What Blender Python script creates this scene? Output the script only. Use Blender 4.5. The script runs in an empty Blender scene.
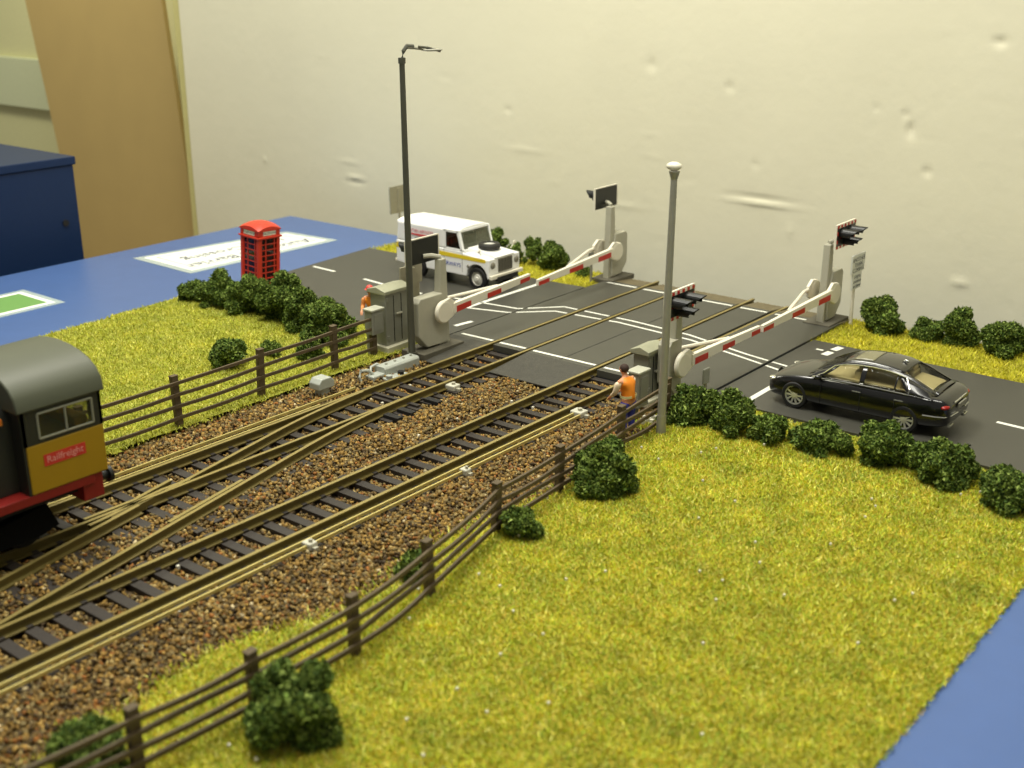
import bpy, bmesh, math, random
import numpy as np
from mathutils import Vector, Matrix, Euler, noise
random.seed(7); rng = np.random.default_rng(7)
S = bpy.context.scene; COL = S.collection
PI = math.pi

# ---------------------------------------------------------------- camera
FW = Vector((0.73516334, 0.59066639, -0.33263806)); RT = Vector((0.6255899, -0.78014744, -0.00269396)); UP = Vector((0.26109797, 0.20611451, 0.94305072))
cd = bpy.data.cameras.new('camera'); cam = bpy.data.objects.new('camera', cd); COL.objects.link(cam)
cam.matrix_world = Matrix(((RT.x, UP.x, -FW.x, 0), (RT.y, UP.y, -FW.y, 0), (RT.z, UP.z, -FW.z, 10.8166), (0, 0, 0, 1)))
cd.sensor_width = 36; cd.lens = 1211.38 / 1024 * 36; cd.clip_end = 500
cd.dof.use_dof = True; cd.dof.focus_distance = 31.5; cd.dof.aperture_fstop = (cd.lens / 1000) / 0.14
S.camera = cam

# ---------------------------------------------------------------- light, world, exposure
w = bpy.data.worlds.new('world'); S.world = w; w.use_nodes = True
w.node_tree.nodes['Background'].inputs[0].default_value = (1.0, 0.98, 0.88, 1); w.node_tree.nodes['Background'].inputs[1].default_value = 0.24
def area(name, loc, aim, sx, sy, power, col):
    l = bpy.data.lights.new(name, 'AREA'); l.shape = 'RECTANGLE'; l.size = sx; l.size_y = sy; l.energy = power; l.color = col
    o = bpy.data.objects.new(name, l); COL.objects.link(o); o.location = loc
    o.rotation_euler = (Vector(aim) - Vector(loc)).to_track_quat('-Z', 'Y').to_euler(); return o
area('ceiling_light', (20, 27, 42), (24, 21, 0), 30, 8, 23000, (1.0, 0.975, 0.86))
area('ceiling_light', (14, 4, 42), (26, 16, 0), 30, 8, 10500, (1.0, 0.975, 0.86))
area('ceiling_light', (26, 66, 34), (38, 66, 0), 20, 8, 8500, (1.0, 0.98, 0.80))
S.view_settings.view_transform = 'Standard'; S.view_settings.look = 'None'; S.view_settings.gamma = 1.0
S.view_settings.use_curve_mapping = False; S.view_settings.exposure = 0.0
S.cycles.use_denoising = True
S.cycles.max_bounces = 6

# ---------------------------------------------------------------- helpers
def lin(c):
    return tuple((x / 255 / 12.92) if x / 255 <= 0.04045 else ((x / 255 + 0.055) / 1.055) ** 2.4 for x in c) + (1,)
MATS = {}
def mat(name, rgb, rough=0.6, metal=0.0, var=0.12, scale=6.0, bump=0.0, bscale=20.0, coat=0.0, alpha=None, emit=None, spec=None):
    if name in MATS: return MATS[name]
    m = bpy.data.materials.new(name); m.use_nodes = True; MATS[name] = m
    nt = m.node_tree; b = nt.nodes['Principled BSDF']
    b.inputs['Roughness'].default_value = rough; b.inputs['Metallic'].default_value = metal
    if coat: b.inputs['Coat Weight'].default_value = coat; b.inputs['Coat Roughness'].default_value = 0.05
    if spec is not None: b.inputs['Specular IOR Level'].default_value = spec
    tc = nt.nodes.new('ShaderNodeTexCoord'); n = nt.nodes.new('ShaderNodeTexNoise'); n.inputs['Scale'].default_value = scale; n.inputs['Detail'].default_value = 4
    nt.links.new(tc.outputs['Object'], n.inputs['Vector'])
    c = lin(rgb); mx = nt.nodes.new('ShaderNodeMix'); mx.data_type = 'RGBA'
    mx.inputs['A'].default_value = tuple(v * (1 - var) for v in c[:3]) + (1,); mx.inputs['B'].default_value = tuple(min(1, v * (1 + var)) for v in c[:3]) + (1,)
    nt.links.new(n.outputs['Fac'], mx.inputs['Factor']); nt.links.new(mx.outputs['Result'], b.inputs['Base Color'])
    if bump:
        n2 = nt.nodes.new('ShaderNodeTexNoise'); n2.inputs['Scale'].default_value = bscale; n2.inputs['Detail'].default_value = 5
        nt.links.new(tc.outputs['Object'], n2.inputs['Vector'])
        bp = nt.nodes.new('ShaderNodeBump'); bp.inputs['Strength'].default_value = bump; bp.inputs['Distance'].default_value = 0.05
        nt.links.new(n2.outputs['Fac'], bp.inputs['Height']); nt.links.new(bp.outputs['Normal'], b.inputs['Normal'])
    if alpha is not None: b.inputs['Alpha'].default_value = alpha
    if emit: b.inputs['Emission Color'].default_value = lin(emit); b.inputs['Emission Strength'].default_value = 1
    return m
def attr_mat(name, rough=0.8, spec=0.3, trans=0.0):
    m = bpy.data.materials.new(name); m.use_nodes = True; nt = m.node_tree; b = nt.nodes['Principled BSDF']
    a = nt.nodes.new('ShaderNodeAttribute'); a.attribute_name = 'Col'; nt.links.new(a.outputs['Color'], b.inputs['Base Color'])
    b.inputs['Roughness'].default_value = rough; b.inputs['Specular IOR Level'].default_value = spec
    return m
def glass(name, rgb, transp=0.6, rough=0.03):
    if name in MATS: return MATS[name]
    m = bpy.data.materials.new(name); m.use_nodes = True; MATS[name] = m; nt = m.node_tree
    out = nt.nodes['Material Output']; b = nt.nodes['Principled BSDF']; b.inputs['Base Color'].default_value = lin(rgb); b.inputs['Roughness'].default_value = rough
    t = nt.nodes.new('ShaderNodeBsdfTransparent'); t.inputs[0].default_value = (0.9, 0.9, 0.85, 1)
    mx = nt.nodes.new('ShaderNodeMixShader'); mx.inputs[0].default_value = transp
    nt.links.new(b.outputs[0], mx.inputs[1]); nt.links.new(t.outputs[0], mx.inputs[2]); nt.links.new(mx.outputs[0], out.inputs['Surface']); return m

class MB:
    def __init__(s): s.v = []; s.f = []; s.m = []; s.mi = 0
    def add(s, vs, fs, M=None):
        o = len(s.v)
        for p in vs:
            p = Vector(p); s.v.append(tuple(M @ p) if M else tuple(p))
        for f in fs: s.f.append(tuple(i + o for i in f)); s.m.append(s.mi)
        return s
    def box(s, a, b, M=None):
        x0, y0, z0 = a; x1, y1, z1 = b
        return s.add([(x0,y0,z0),(x1,y0,z0),(x1,y1,z0),(x0,y1,z0),(x0,y0,z1),(x1,y0,z1),(x1,y1,z1),(x0,y1,z1)],
                     [(0,3,2,1),(4,5,6,7),(0,1,5,4),(1,2,6,5),(2,3,7,6),(3,0,4,7)], M)
    def prism(s, poly, axis, a, b, M=None):
        n = len(poly)
        def P(p, t):
            return (t, p[0], p[1]) if axis == 'x' else (p[0], t, p[1]) if axis == 'y' else (p[0], p[1], t)
        return s.add([P(p, a) for p in poly] + [P(p, b) for p in poly],
                     [tuple(range(n))[::-1], tuple(range(n, 2 * n))] + [(i, (i + 1) % n, n + (i + 1) % n, n + i) for i in range(n)], M)
    def cyl(s, p0, p1, r0, r1=None, n=12, cap=True, M=None):
        r1 = r0 if r1 is None else r1; p0 = Vector(p0); p1 = Vector(p1); d = (p1 - p0).normalized()
        a = d.orthogonal().normalized(); b = d.cross(a)
        vs = [p0 + (a * math.cos(2*PI*i/n) + b * math.sin(2*PI*i/n)) * r0 for i in range(n)] + [p1 + (a * math.cos(2*PI*i/n) + b * math.sin(2*PI*i/n)) * r1 for i in range(n)]
        fs = [(i, (i+1) % n, n + (i+1) % n, n + i) for i in range(n)]
        if cap: fs += [tuple(range(n))[::-1], tuple(range(n, 2*n))]
        return s.add(vs, fs, M)
    def tube(s, pts, r, n=8, M=None):
        pts = [Vector(p) for p in pts]; rs = r if isinstance(r, (list, tuple)) else [r] * len(pts); vs = []; fs = []
        for k, p in enumerate(pts):
            d = (pts[min(k+1, len(pts)-1)] - pts[max(k-1, 0)]).normalized()
            up = Vector((0,0,1)) if abs(d.z) < 0.95 else Vector((1,0,0)); a = d.cross(up).normalized(); b = a.cross(d)
            vs += [p + (a * math.cos(2*PI*i/n) + b * math.sin(2*PI*i/n)) * rs[k] for i in range(n)]
        for k in range(len(pts)-1):
            fs += [(k*n+i, k*n+(i+1) % n, (k+1)*n+(i+1) % n, (k+1)*n+i) for i in range(n)]
        fs += [tuple(range(n))[::-1], tuple(range((len(pts)-1)*n, len(pts)*n))]
        return s.add(vs, fs, M)
    def lathe(s, prof, c=(0,0,0), axis='z', n=20, M=None):
        vs = []; m = len(prof)
        for i in range(n):
            a = 2*PI*i/n
            for r, h in prof:
                x, y = r*math.cos(a), r*math.sin(a)
                p = (x, y, h) if axis == 'z' else (h, x, y) if axis == 'x' else (x, h, y)
                vs.append((p[0]+c[0], p[1]+c[1], p[2]+c[2]))
        return s.add(vs, [(i*m+j, ((i+1) % n)*m+j, ((i+1) % n)*m+j+1, i*m+j+1) for i in range(n) for j in range(m-1)], M)
    def ball(s, c, r, n=10, M=None):
        rx, ry, rz = r if isinstance(r, (tuple, list)) else (r, r, r); vs = []; fs = []
        for j in range(n//2+1):
            t = PI*j/(n//2)
            for i in range(n): vs.append((c[0]+rx*math.sin(t)*math.cos(2*PI*i/n), c[1]+ry*math.sin(t)*math.sin(2*PI*i/n), c[2]+rz*math.cos(t)))
        for j in range(n//2):
            for i in range(n): fs.append((j*n+i, (j+1)*n+i, (j+1)*n+(i+1) % n, j*n+(i+1) % n))
        return s.add(vs, fs, M)
    def sweep(s, sec, pts, M=None):   # sec = (across, up) outline swept along a plan path of (x, y, z)
        n = len(sec); vs = []; fs = []; pts = [Vector(p) for p in pts]
        for k, p in enumerate(pts):
            d = (pts[min(k+1, len(pts)-1)] - pts[max(k-1, 0)]); d.z = 0; d.normalize(); a = Vector((-d.y, d.x, 0))
            vs += [p + a*u + Vector((0,0,h)) for u, h in sec]
        for k in range(len(pts)-1): fs += [(k*n+i, (k+1)*n+i, (k+1)*n+(i+1) % n, k*n+(i+1) % n) for i in range(n)]
        fs += [tuple(range(n)), tuple(range((len(pts)-1)*n, len(pts)*n))[::-1]]
        return s.add(vs, fs, M)
    def mesh(s, name, mats, smooth=False):
        me = bpy.data.meshes.new(name); me.from_pydata(s.v, [], s.f)
        for m in (mats if isinstance(mats, (list, tuple)) else [mats]): me.materials.append(m)
        me.polygons.foreach_set('material_index', s.m)
        bm = bmesh.new(); bm.from_mesh(me); bmesh.ops.remove_doubles(bm, verts=bm.verts, dist=1e-5); bmesh.ops.recalc_face_normals(bm, faces=bm.faces); bm.to_mesh(me); bm.free()
        if smooth:
            me.polygons.foreach_set('use_smooth', [True]*len(me.polygons)); me.update()
            if smooth != 'all': 
                try: me.set_sharp_from_angle(angle=math.radians(38))
                except Exception: pass
        return me
    def build(s, name, mats, parent=None, smooth=False, bevel=0.0, loc=None):
        o = bpy.data.objects.new(name, s.mesh(name, mats, smooth)); COL.objects.link(o)
        if parent: o.parent = parent
        if loc: o.location = loc
        if bevel:
            md = o.modifiers.new('bevel', 'BEVEL'); md.width = bevel; md.segments = 2; md.limit_method = 'ANGLE'
        return o
def tag(o, label=None, cat=None, group=None, kind=None):
    if label: o['label'] = label
    if cat: o['category'] = cat
    if group: o['group'] = group
    if kind: o['kind'] = kind
    return o
def thing(name, label, cat, loc=(0,0,0), rz=0.0, group=None):
    o = bpy.data.objects.new(name, None); COL.objects.link(o); o.location = loc; o.rotation_euler = (0, 0, rz); o.empty_display_size = 0.2
    return tag(o, label, cat, group)
def bake(o):
    dg = bpy.context.evaluated_depsgraph_get(); dg.update(); me = bpy.data.meshes.new_from_object(o.evaluated_get(dg)); o.modifiers.clear(); o.data = me; return o
def text(name, body, size, M, m, parent, ext=0.004, align='CENTER', xs=1.0):
    c = bpy.data.curves.new(name, 'FONT'); c.body = body; c.size = size; c.extrude = ext; c.align_x = align; c.align_y = 'CENTER'; c.resolution_u = 2
    c.materials.append(m); tmp = bpy.data.objects.new(name, c); COL.objects.link(tmp); dg = bpy.context.evaluated_depsgraph_get(); dg.update()
    me = bpy.data.meshes.new_from_object(tmp.evaluated_get(dg)); bpy.data.objects.remove(tmp); me.name = name
    o = bpy.data.objects.new(name, me); COL.objects.link(o); o.parent = parent
    o.matrix_local = M @ Matrix.Diagonal((xs, 1, 1, 1)); return o
def frame(o, x, n):   # text matrix: origin, reading direction, outward normal
    x = Vector(x).normalized(); n = Vector(n).normalized(); y = n.cross(x)
    return Matrix(((x.x, y.x, n.x, o[0]), (x.y, y.y, n.y, o[1]), (x.z, y.z, n.z, o[2]), (0,0,0,1)))
def soup(name, V, F, C, m, parent=None):   # many small triangles with a colour each
    me = bpy.data.meshes.new(name); me.vertices.add(len(V)); me.vertices.foreach_set('co', V.astype(np.float32).ravel())
    me.loops.add(F.size); me.loops.foreach_set('vertex_index', F.astype(np.int32).ravel()); k = F.shape[1]
    me.polygons.add(len(F)); me.polygons.foreach_set('loop_start', np.arange(0, F.size, k, dtype=np.int32)); me.polygons.foreach_set('loop_total', np.full(len(F), k, dtype=np.int32))
    me.update(); a = me.color_attributes.new('Col', 'FLOAT_COLOR', 'POINT'); a.data.foreach_set('color', np.concatenate([C, np.ones((len(C), 1))], 1).astype(np.float32).ravel())
    me.materials.append(m); o = bpy.data.objects.new(name, me); COL.objects.link(o)
    if parent: o.parent = parent
    return o
def L3(*cs): return np.array([lin(c)[:3] for c in cs])

# ---------------------------------------------------------------- materials
M_blue = mat('blue board paint', (70, 98, 152), 0.34, var=0.08, scale=2, bump=0.05, bscale=30)
M_navy = mat('blue box paint', (17, 38, 72), 0.45, var=0.08, spec=.3)
M_road = mat('road surface', (66, 65, 58), 0.42, var=0.12, scale=1.2, bump=0.15, bscale=40)
M_deck = mat('crossing deck', (70, 69, 60), 0.5, var=0.14, scale=1.5, bump=0.12, bscale=25)
M_ramp = mat('deck ramp', (62, 60, 52), 0.7, var=0.3, scale=5, bump=0.4, bscale=14)
M_line = mat('road paint', (226, 226, 214), 0.5, var=0.04)
M_rail = mat('brassy rail', (104, 92, 48), 0.42, 0.35, var=0.2, scale=2.5)
M_brass = mat('brass strip', (206, 190, 118), 0.4, 0.4, var=0.12)
M_sleep = mat('sleeper plastic', (44, 37, 30), 0.65, var=0.25, scale=4, bump=0.2, bscale=12)
M_dark = mat('dark grime', (22, 20, 17), 0.8)
M_wood = mat('fence brown', (84, 70, 46), 0.7, var=0.22, scale=5, bump=0.2, bscale=18)
M_unit = mat('barrier grey', (170, 167, 148), 0.5, var=0.07)
M_white = mat('white plastic', (226, 220, 200), 0.45, var=0.04)
M_red = mat('barrier red', (186, 40, 24), 0.5, var=0.08)
M_black = mat('signal black', (20, 22, 20), 0.4)
M_cab = mat('cabinet grey', (138, 138, 124), 0.42, 0.1, var=0.12, scale=5)
M_conc = mat('pale concrete', (190, 186, 160), 0.8, var=0.1, bump=0.2)
M_mastd = mat('dark lamp post paint', (80, 80, 68), 0.45, 0.2)
M_mastl = mat('light lamp post paint', (150, 148, 134), 0.42, 0.2)

# ---------------------------------------------------------------- room
def wall_back():
    y0, y1, z0, z1 = -22.0, 51.2, -14.0, 30.0; st = 0.1
    ys = np.arange(y0, y1 + st, st); zs = np.concatenate([np.arange(-14, -3, 1.0), np.arange(-3, 11, st), np.arange(11, 31, 1.0)])
    Y, Z = np.meshgrid(ys, zs, indexing='ij')
    D = 0.05*np.sin(Y*0.31+1)*np.cos(Z*0.43) + 0.006*np.sin(Y*1.1+Z*0.7)
    marks = [(19.45, 2.72, 1.05, .07, -.14), (19.45, 2.86, 1.1, .08, .12), (14.41, 5.63, .12, .22, .16), (14.6, 6.1, .08, .1, .1), (13.73, 4.38, .12, .12, .12), (24.06, 7.15, .2, .2, .08), (20.87, 6.57, .15, .15, .08), (19.73, 4.01, .12, .12, .06),
             (15.59, 6.23, .1, .1, .06), (11.98, 8.4, .18, .12, .14), (25.27, 1.95, 1.2, .06, -.06), (29.84, 3.6, .9, .1, -.04), (39.54, 1.46, .5, .1, -.1), (39.5, 1.3, .5, .1, .08), (39.82, 2.15, .6, .07, -.06), (45.65, 1.68, .12, .12, -.08), (12.28, 1.01, .25, .12, -.1), (14.48, -.61, .15, .15, -.1), (18.24, 1.86, .12, .2, -.06), (30.7, 5.1, .12, .1, .07)]
    r = random.Random(3)
    for _ in range(60): marks.append((r.uniform(5, 50), r.uniform(-1, 11), r.uniform(.1, .5), r.uniform(.06, .14), r.uniform(-.025, .025)))
    for my, mz, a, b, d in marks: D += d*np.exp(-((Y-my)/a)**2-((Z-mz+0.12*(Y-my)*0)/b)**2)
    V = np.stack([38.0 + D*0.45, Y, Z], -1).reshape(-1, 3); ny, nz = len(ys), len(zs)
    i, j = np.meshgrid(np.arange(ny-1), np.arange(nz-1), indexing='ij'); a = (i*nz+j).ravel()
    F = np.stack([a, a+1, a+nz+1, a+nz], 1)
    m = mat('cream plaster', (224, 219, 192), 0.75, var=0.04, scale=0.35, bump=0.25, bscale=2.2)
    o = soup('wall_back', V, F, np.ones((len(V), 3)), m); o.data.polygons.foreach_set('use_smooth', [True]*len(F)); tag(o, kind='structure')
    return m
M_wall = wall_back()
tag(MB().box((38.1, 51.2, -62), (46, 51.9, 60)).build('wall_return', mat('return wall', (196, 188, 124), 0.8), bevel=0.05), kind='structure')
tag(MB().box((46, 51.4, -62), (47, 110, 60)).build('wall_alcove', mat('alcove wall', (214, 210, 158), 0.8, bump=0.1, bscale=2)), kind='structure')
tag(MB().box((45.5, 66, 1.05), (46, 110, 4.4)).build('trim_1', mat('alcove board', (208, 212, 172), 0.6), bevel=0.06), kind='structure')
tag(MB().box((38.3, -22, -62), (39, 51.2, -13)).build('wall_lower', M_wall), kind='structure')
tag(MB().box((-60, -60, -62), (47, 110, -61)).build('floor', mat('floor carpet', (120, 110, 90), 0.9)), kind='structure')

# leaning brown board
def lean():
    t = thing('hardboard_sheet', 'tall plain brown hardboard sheet leaning behind the blue box', 'board', (40.0, 0, -6.4))
    # sheet runs from its foot to its top, leaning back and a little sideways
    b = MB(); n = Vector((0.99, 0, -0.1)); pts = [(0, 65.75, 0), (0, 53.9, 0), (.8, 56.7, 17.3), (.8, 70.3, 17.3)]
    top = [Vector(p) for p in pts]; k = Vector((0.25, 0, 0)); b.add(list(top) + [p + k for p in top], [(0,1,2,3),(7,6,5,4),(0,4,5,1),(1,5,6,2),(2,6,7,3),(3,7,4,0)])
    o = b.build('panel', mat('brown hardboard', (172, 148, 92), 0.8, var=0.06, scale=0.5), t)
lean()

# ---------------------------------------------------------------- tables, boards, box
tb = thing('trestle_table', 'plain table carrying the blue layout board and the blue box', 'table', (0, 0, -61))
MB().prism([(-8, -6), (37.4, -6), (37.4, 52.2), (44.5, 52.2), (44.5, 75), (-8, 75)], 'z', 53.6, 54.6).build('table_top', mat('table wood', (120, 100, 70), 0.6), tb, bevel=0.05)
for x in (-5, 35):
    for y in (-3, 70): MB().box((x-.8, y-.8, 0), (x+.8, y+.8, 53.6)).build('leg', mat('table wood', (0,0,0)), tb)

bd = MB(); LO, HI = -6.4, -0.12
bd.box((-6, 24.3, LO), (35.7, 41.4, HI)); bd.box((-6, -4, LO), (35.7, 13.4, HI)); bd.box((-6, 13.4, LO), (26.4, 24.3, -0.45)); bd.box((26.4, 13.4, LO), (35.7, 24.3, -0.18))
lb = tag(bd.build('layout_board', M_blue), 'blue painted layout board under the road, track and grass', 'board')

bx = thing('storage_box', 'dark blue wooden box standing beyond the layout board', 'box', (0, 0, -6.4))
MB().box((8, 44, 0), (26.85, 58, 9.45)).build('body', M_navy, bx, bevel=0.04)
MB().box((7.95, 43.93, 9.45), (26.95, 58.05, 9.78)).build('lid', M_navy, bx, bevel=0.04)
for z in (7.2, 1.1): MB().cyl((26.2, 43.94, z), (26.2, 43.99, z), 0.13).build('screw', M_dark, bx)

# laminated notices on the board
nt_ = thing('laminated_notice', 'white laminated caption card lying on the blue board behind the phone box', 'card', (0, 0, -0.12))
def quad(z0, z1, c): 
    b = MB(); n = len(c); b.add([(x, y, z0) for x, y in c] + [(x, y, z1) for x, y in c], [tuple(range(n))[::-1], tuple(range(n, 2*n))] + [(i, (i+1) % n, n+(i+1) % n, n+i) for i in range(n)]); return b
def inset(c, k):
    cx = sum(p[0] for p in c)/4; cy = sum(p[1] for p in c)/4
    return [(p[0]-math.copysign(k, p[0]-cx), p[1]-math.copysign(k, p[1]-cy)) for p in c]
NC = [(26.45, 40.0), (26.35, 36.3), (33.55, 36.1), (33.35, 39.0)]
quad(0, 0.015, NC).build('laminate', mat('clear laminate', (176, 190, 190), 0.15), nt_)
quad(0.015, 0.022, inset(NC, .3)).build('paper', mat('paper', (236, 238, 232), 0.5), nt_)
c1, c2 = inset(NC, .62), inset(NC, .67)
fr = MB(); z = 0.025
fr.add([(x, y, z) for x, y in c1] + [(x, y, z) for x, y in c2], [(i, (i+1) % 4, 4+(i+1) % 4, 4+i) for i in range(4)]); fr.build('border_line', mat('grey ink', (130, 136, 130), 0.6), nt_)
M_ink = mat('dark ink', (60, 66, 72), 0.6)
text('lettering', 'Automatic Barrier', 0.8, frame((29.9, 37.15, 0.026), (-1, 0.03, 0), (0, 0, 1)), M_ink, nt_, 0.002)
text('lettering', 'Level Crossing', 0.8, frame((29.9, 38.15, 0.026), (-1, 0.03, 0), (0, 0, 1)) @ Matrix.Translation((0, 0, 0)), M_ink, nt_, 0.002)
for o_ in nt_.children:
    if o_.name.startswith('lettering'): pass
gn = thing('green_card', 'green rectangle card with white border laminated on the blue board', 'card', (0, 0, -0.12))
GC = [(12.5, 36.4), (21.3, 36.4), (21.3, 39.0), (12.5, 39.0)]
quad(0, 0.015, GC).build('laminate', MATS['clear laminate'], gn); quad(0.015, 0.02, inset(GC, .22)).build('paper', MATS['paper'], gn); quad(0.02, 0.024, inset(GC, .42)).build('green_panel', mat('green print', (104, 150, 76), 0.5, var=0.05), gn)

# ---------------------------------------------------------------- roads and deck
def slab(name, poly, z0, z1, m, parent=None, bevel=0.0): return MB().prism(poly, 'z', z0, z1).build(name, m, parent, bevel=bevel)
def mark(poly, parent, name='road_marking', z=0.004): return MB().prism(poly, 'z', 0.0, z).build(name, M_line, parent)
def dash(x0, y0, x1, y1, wd, parent, name='road_marking', z=0.004):
    d = Vector((x1-x0, y1-y0)).normalized(); n = Vector((-d.y, d.x))*wd/2
    return mark([(x0+n.x, y0+n.y), (x0-n.x, y0-n.y), (x1-n.x, y1-n.y), (x1+n.x, y1+n.y)], parent, name, z)
rw = tag(slab('road_surface', [(25.7, 23.55), (33.35, 23.55), (33.1, 28), (33.0, 33.75), (28.1, 33.35), (25.4, 33.2)], -0.12, 0, M_road), 'dark asphalt road leading away behind the white four wheel drive', 'road', kind='structure')
re_ = tag(slab('road_surface', [(26.0, -3.9), (32.5, -3.9), (32.45, 9), (32.6, 14.62), (26.3, 14.62)], -0.12, 0, M_road), 'dark asphalt road under the black saloon car', 'road', kind='structure')
for a in [(29.58, 33.2, 29.52, 32.0), (29.42, 30.4, 29.3, 29.2), (29.25, 28.6, 29.2, 27.4)]: dash(*a, 0.13, rw, 'lane_dash')
dash(28.9, 25.08, 33.1, 25.06, 0.16, rw, 'stop_line')
UPL = [(29.4, 26.9), (29.78, 23.68), (30.9, 22.62), (30.9, 20.0), (30.72, 17.8), (30.1, 15.5), (29.8, 13.95)]
LOL = [(28.6, 25.9), (29.25, 23.62), (30.3, 22.55), (30.5, 20.2), (30.3, 17.5), (29.75, 15.4), (29.35, 13.95)]
def cut_line(P, lo, hi, parent):   # the part of a painted polyline with lo < y < hi
    for (xa, ya), (xb, yb) in zip(P[:-1], P[1:]):
        a, b = min(ya, hi), max(yb, lo)
        if a - b > .03: dash(xa+(xb-xa)*(ya-a)/(ya-yb), a, xa+(xb-xa)*(ya-b)/(ya-yb), b, .09, parent, 'lane_line')
for P_ in (UPL, LOL): cut_line(P_, 23.56, 30, rw)
dash(27.05, 24.0, 27.75, 23.9, .16, rw, 'lane_line')
dash(26.4, 13.62, 29.0, 13.66, 0.16, re_, 'stop_line')
for a in [(31.42, 13.74, 31.8, 13.70), (32.0, 13.72, 32.4, 13.66), (31.75, 14.05, 31.85, 14.05)]: dash(*a, 0.22, re_, 'lane_dash')
for P_ in (UPL, LOL): cut_line(P_, 13.9, 14.6, re_)
for a in [(29.1, 8.1, 29.05, 7.0), (29.05, 5.6, 29.0, 4.5)]: dash(*a, 0.13, re_, 'lane_dash')

dk = thing('crossing_deck', 'grey panelled level crossing deck laid between and outside the rails', 'crossing deck', (0, 0, 0))
FG = 0.13
def deckp(y0, y1, x0=24.75, ramp=True):
    b = MB()
    if ramp: b.prism([(26.35, -0.12), (26.35, 0.0), (34.65, 0.0), (34.65, -0.12)], 'y', y0, y1).build('deck_panel', M_deck, dk); MB().prism([(x0, -0.16), (x0, -0.13), (26.35, 0.0), (26.35, -0.16)], 'y', y0, y1).build('ramp', M_ramp, dk)
    else: b.prism([(26.3, -0.19), (26.3, 0.0), (34.65, 0.0), (34.65, -0.12)], 'y', y0, y1).build('deck_panel', M_deck, dk)
    MB().prism([(34.65, -0.16), (34.65, 0.0), (35.65, -0.1), (35.65, -0.16)], 'y', y0, y1).build('end_ramp', mat('brown ramp', (104, 94, 68), 0.85, var=0.35, scale=4, bump=0.5, bscale=8), dk)
deckp(22.06, 23.5, 24.2); deckp(20.82, 21.84, ramp=False); deckp(18.33, 20.6, 24.6); deckp(17.07, 18.1, ramp=False); deckp(14.72, 16.86, 25.3)
for y in (19.45,): MB().box((26.4, y-.015, 0.0), (34.6, y+.015, 0.003)).build('joint', M_dark, dk)
for x in (26.6, 34.4):
    for a, b in ((22.1, 23.3), (20.85, 21.8), (18.36, 20.55), (17.1, 18.05), (15.3, 16.8)): dash(x, a, x-0.02, b, 0.11, dk, 'edge_line')
ys_ = [(23.45, 22.1), (21.8, 20.85), (20.55, 18.36), (18.05, 17.1), (16.8, 14.75)]
for P_ in (UPL, LOL):
    for a, b in ys_: cut_line(P_, b, a, dk)

# ---------------------------------------------------------------- track
RS = [(-.11, -.19), (.11, -.19), (.11, -.165), (.02, -.15), (.02, -.055), (.045, -.045), (.045, 0), (-.045, 0), (-.045, -.045), (-.02, -.055), (-.02, -.15), (-.11, -.165)]
def drop(x):
    if x >= 22: return 0.0
    if x >= 17.4: return (22-x)**2/43.2
    return 4.6**2/43.2 + 0.213*(17.4-x)
sl_mesh = {}
def sleeper(x, y0, y1, parent, dx=0.0):
    k = round(y1-y0, 2)
    if k not in sl_mesh:
        b = MB(); b.box((-.115, 0, -.30), (.115, k, -.19)); [b.box((-.06, k-u-.13, -.19), (.06, k-u+.13, -.14)) for u in (.45, 1.71)]; sl_mesh[k] = b.mesh('sleeper', M_sleep)
    o = bpy.data.objects.new('sleeper', sl_mesh[k]); COL.objects.link(o); o.parent = parent; o.location = (x, y0, 0); o.rotation_euler = (0, 0, dx); return o
SLP = []   # (x, y0, y1) for the ballast
M_head = mat('polished rail top', (156, 140, 84), 0.35, 0.45, var=0.1)
def rail_obj(name, pts, parent):
    b = MB(); b.sweep(RS, pts); n = len(RS)
    for k in range(len(pts)-1): b.m[k*n+6] = 1
    return b.build(name, [M_rail, M_head], parent)
def rails(parent, ylist, x0, x1, z=0.0):
    for y in ylist: rail_obj('rail', [(x0, y, z), (x1, y, z)] if y > 17 else [(x0, y, z), (26.2, y, z), (26.8, y, z-.05), (x1, y, z-.05)], parent)
trF = thing('railway_track', 'far railway track with the locomotive standing on its end', 'railway track', (0, 0, 0))
trN = thing('railway_track', 'near railway track of two plain rails beside the brass strips', 'railway track', (0, 0, 0))
trX = thing('track_crossover', 'diverging crossover rails joining the far track to the near track', 'railway track', (0, 0, 0))
rails(trF, (21.97, 20.71), 1.0, 35.6, 0.012); rails(trN, (18.22, 16.97), 1.0, 35.6, 0.012)
x = 1.2
while x < 26.6:
    SLP.append((x, 16.55, 18.64)); sleeper(x, 16.5, 18.68, trN)
    lo = 20.25
    if 9.4 < x < 22.0: lo = max(20.71 - drop(x) - 0.5, 18.85)
    SLP.append((x, lo, 22.42)); sleeper(x, lo, 22.42, trF); x += 0.53
def path(y, a, b, n=44): return [(xx, y - drop(xx), 0.014) for xx in np.linspace(a, b, n)]
rail_obj('closure_rail', path(21.95, 13.9, 21.0), trX); rail_obj('rail', path(21.97, 1.0, 13.1), trX)
rail_obj('curved_rail', path(20.70, 8.1, 21.6), trX)
rail_obj('wing_rail', [(14.6, 20.83, .012), (13.9, 20.84, .012), (13.45, 20.79, .012), (12.5, 20.60, .012), (11.9, 20.53, .012)], trX)
rail_obj('wing_rail', [(14.3, 21.12, .012), (13.7, 20.99, .012), (13.2, 20.86, .012), (12.0, 20.86, .012)], trX)
MB().prism([(13.75, 20.70), (12.4, 20.74), (12.4, 20.42)], 'z', -.17, 0.0).build('frog', M_rail, trX)
rail_obj('check_rail', [(xx, 20.83 - drop(xx), .01) for xx in np.linspace(13.0, 15.3, 8)], trX)
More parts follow.
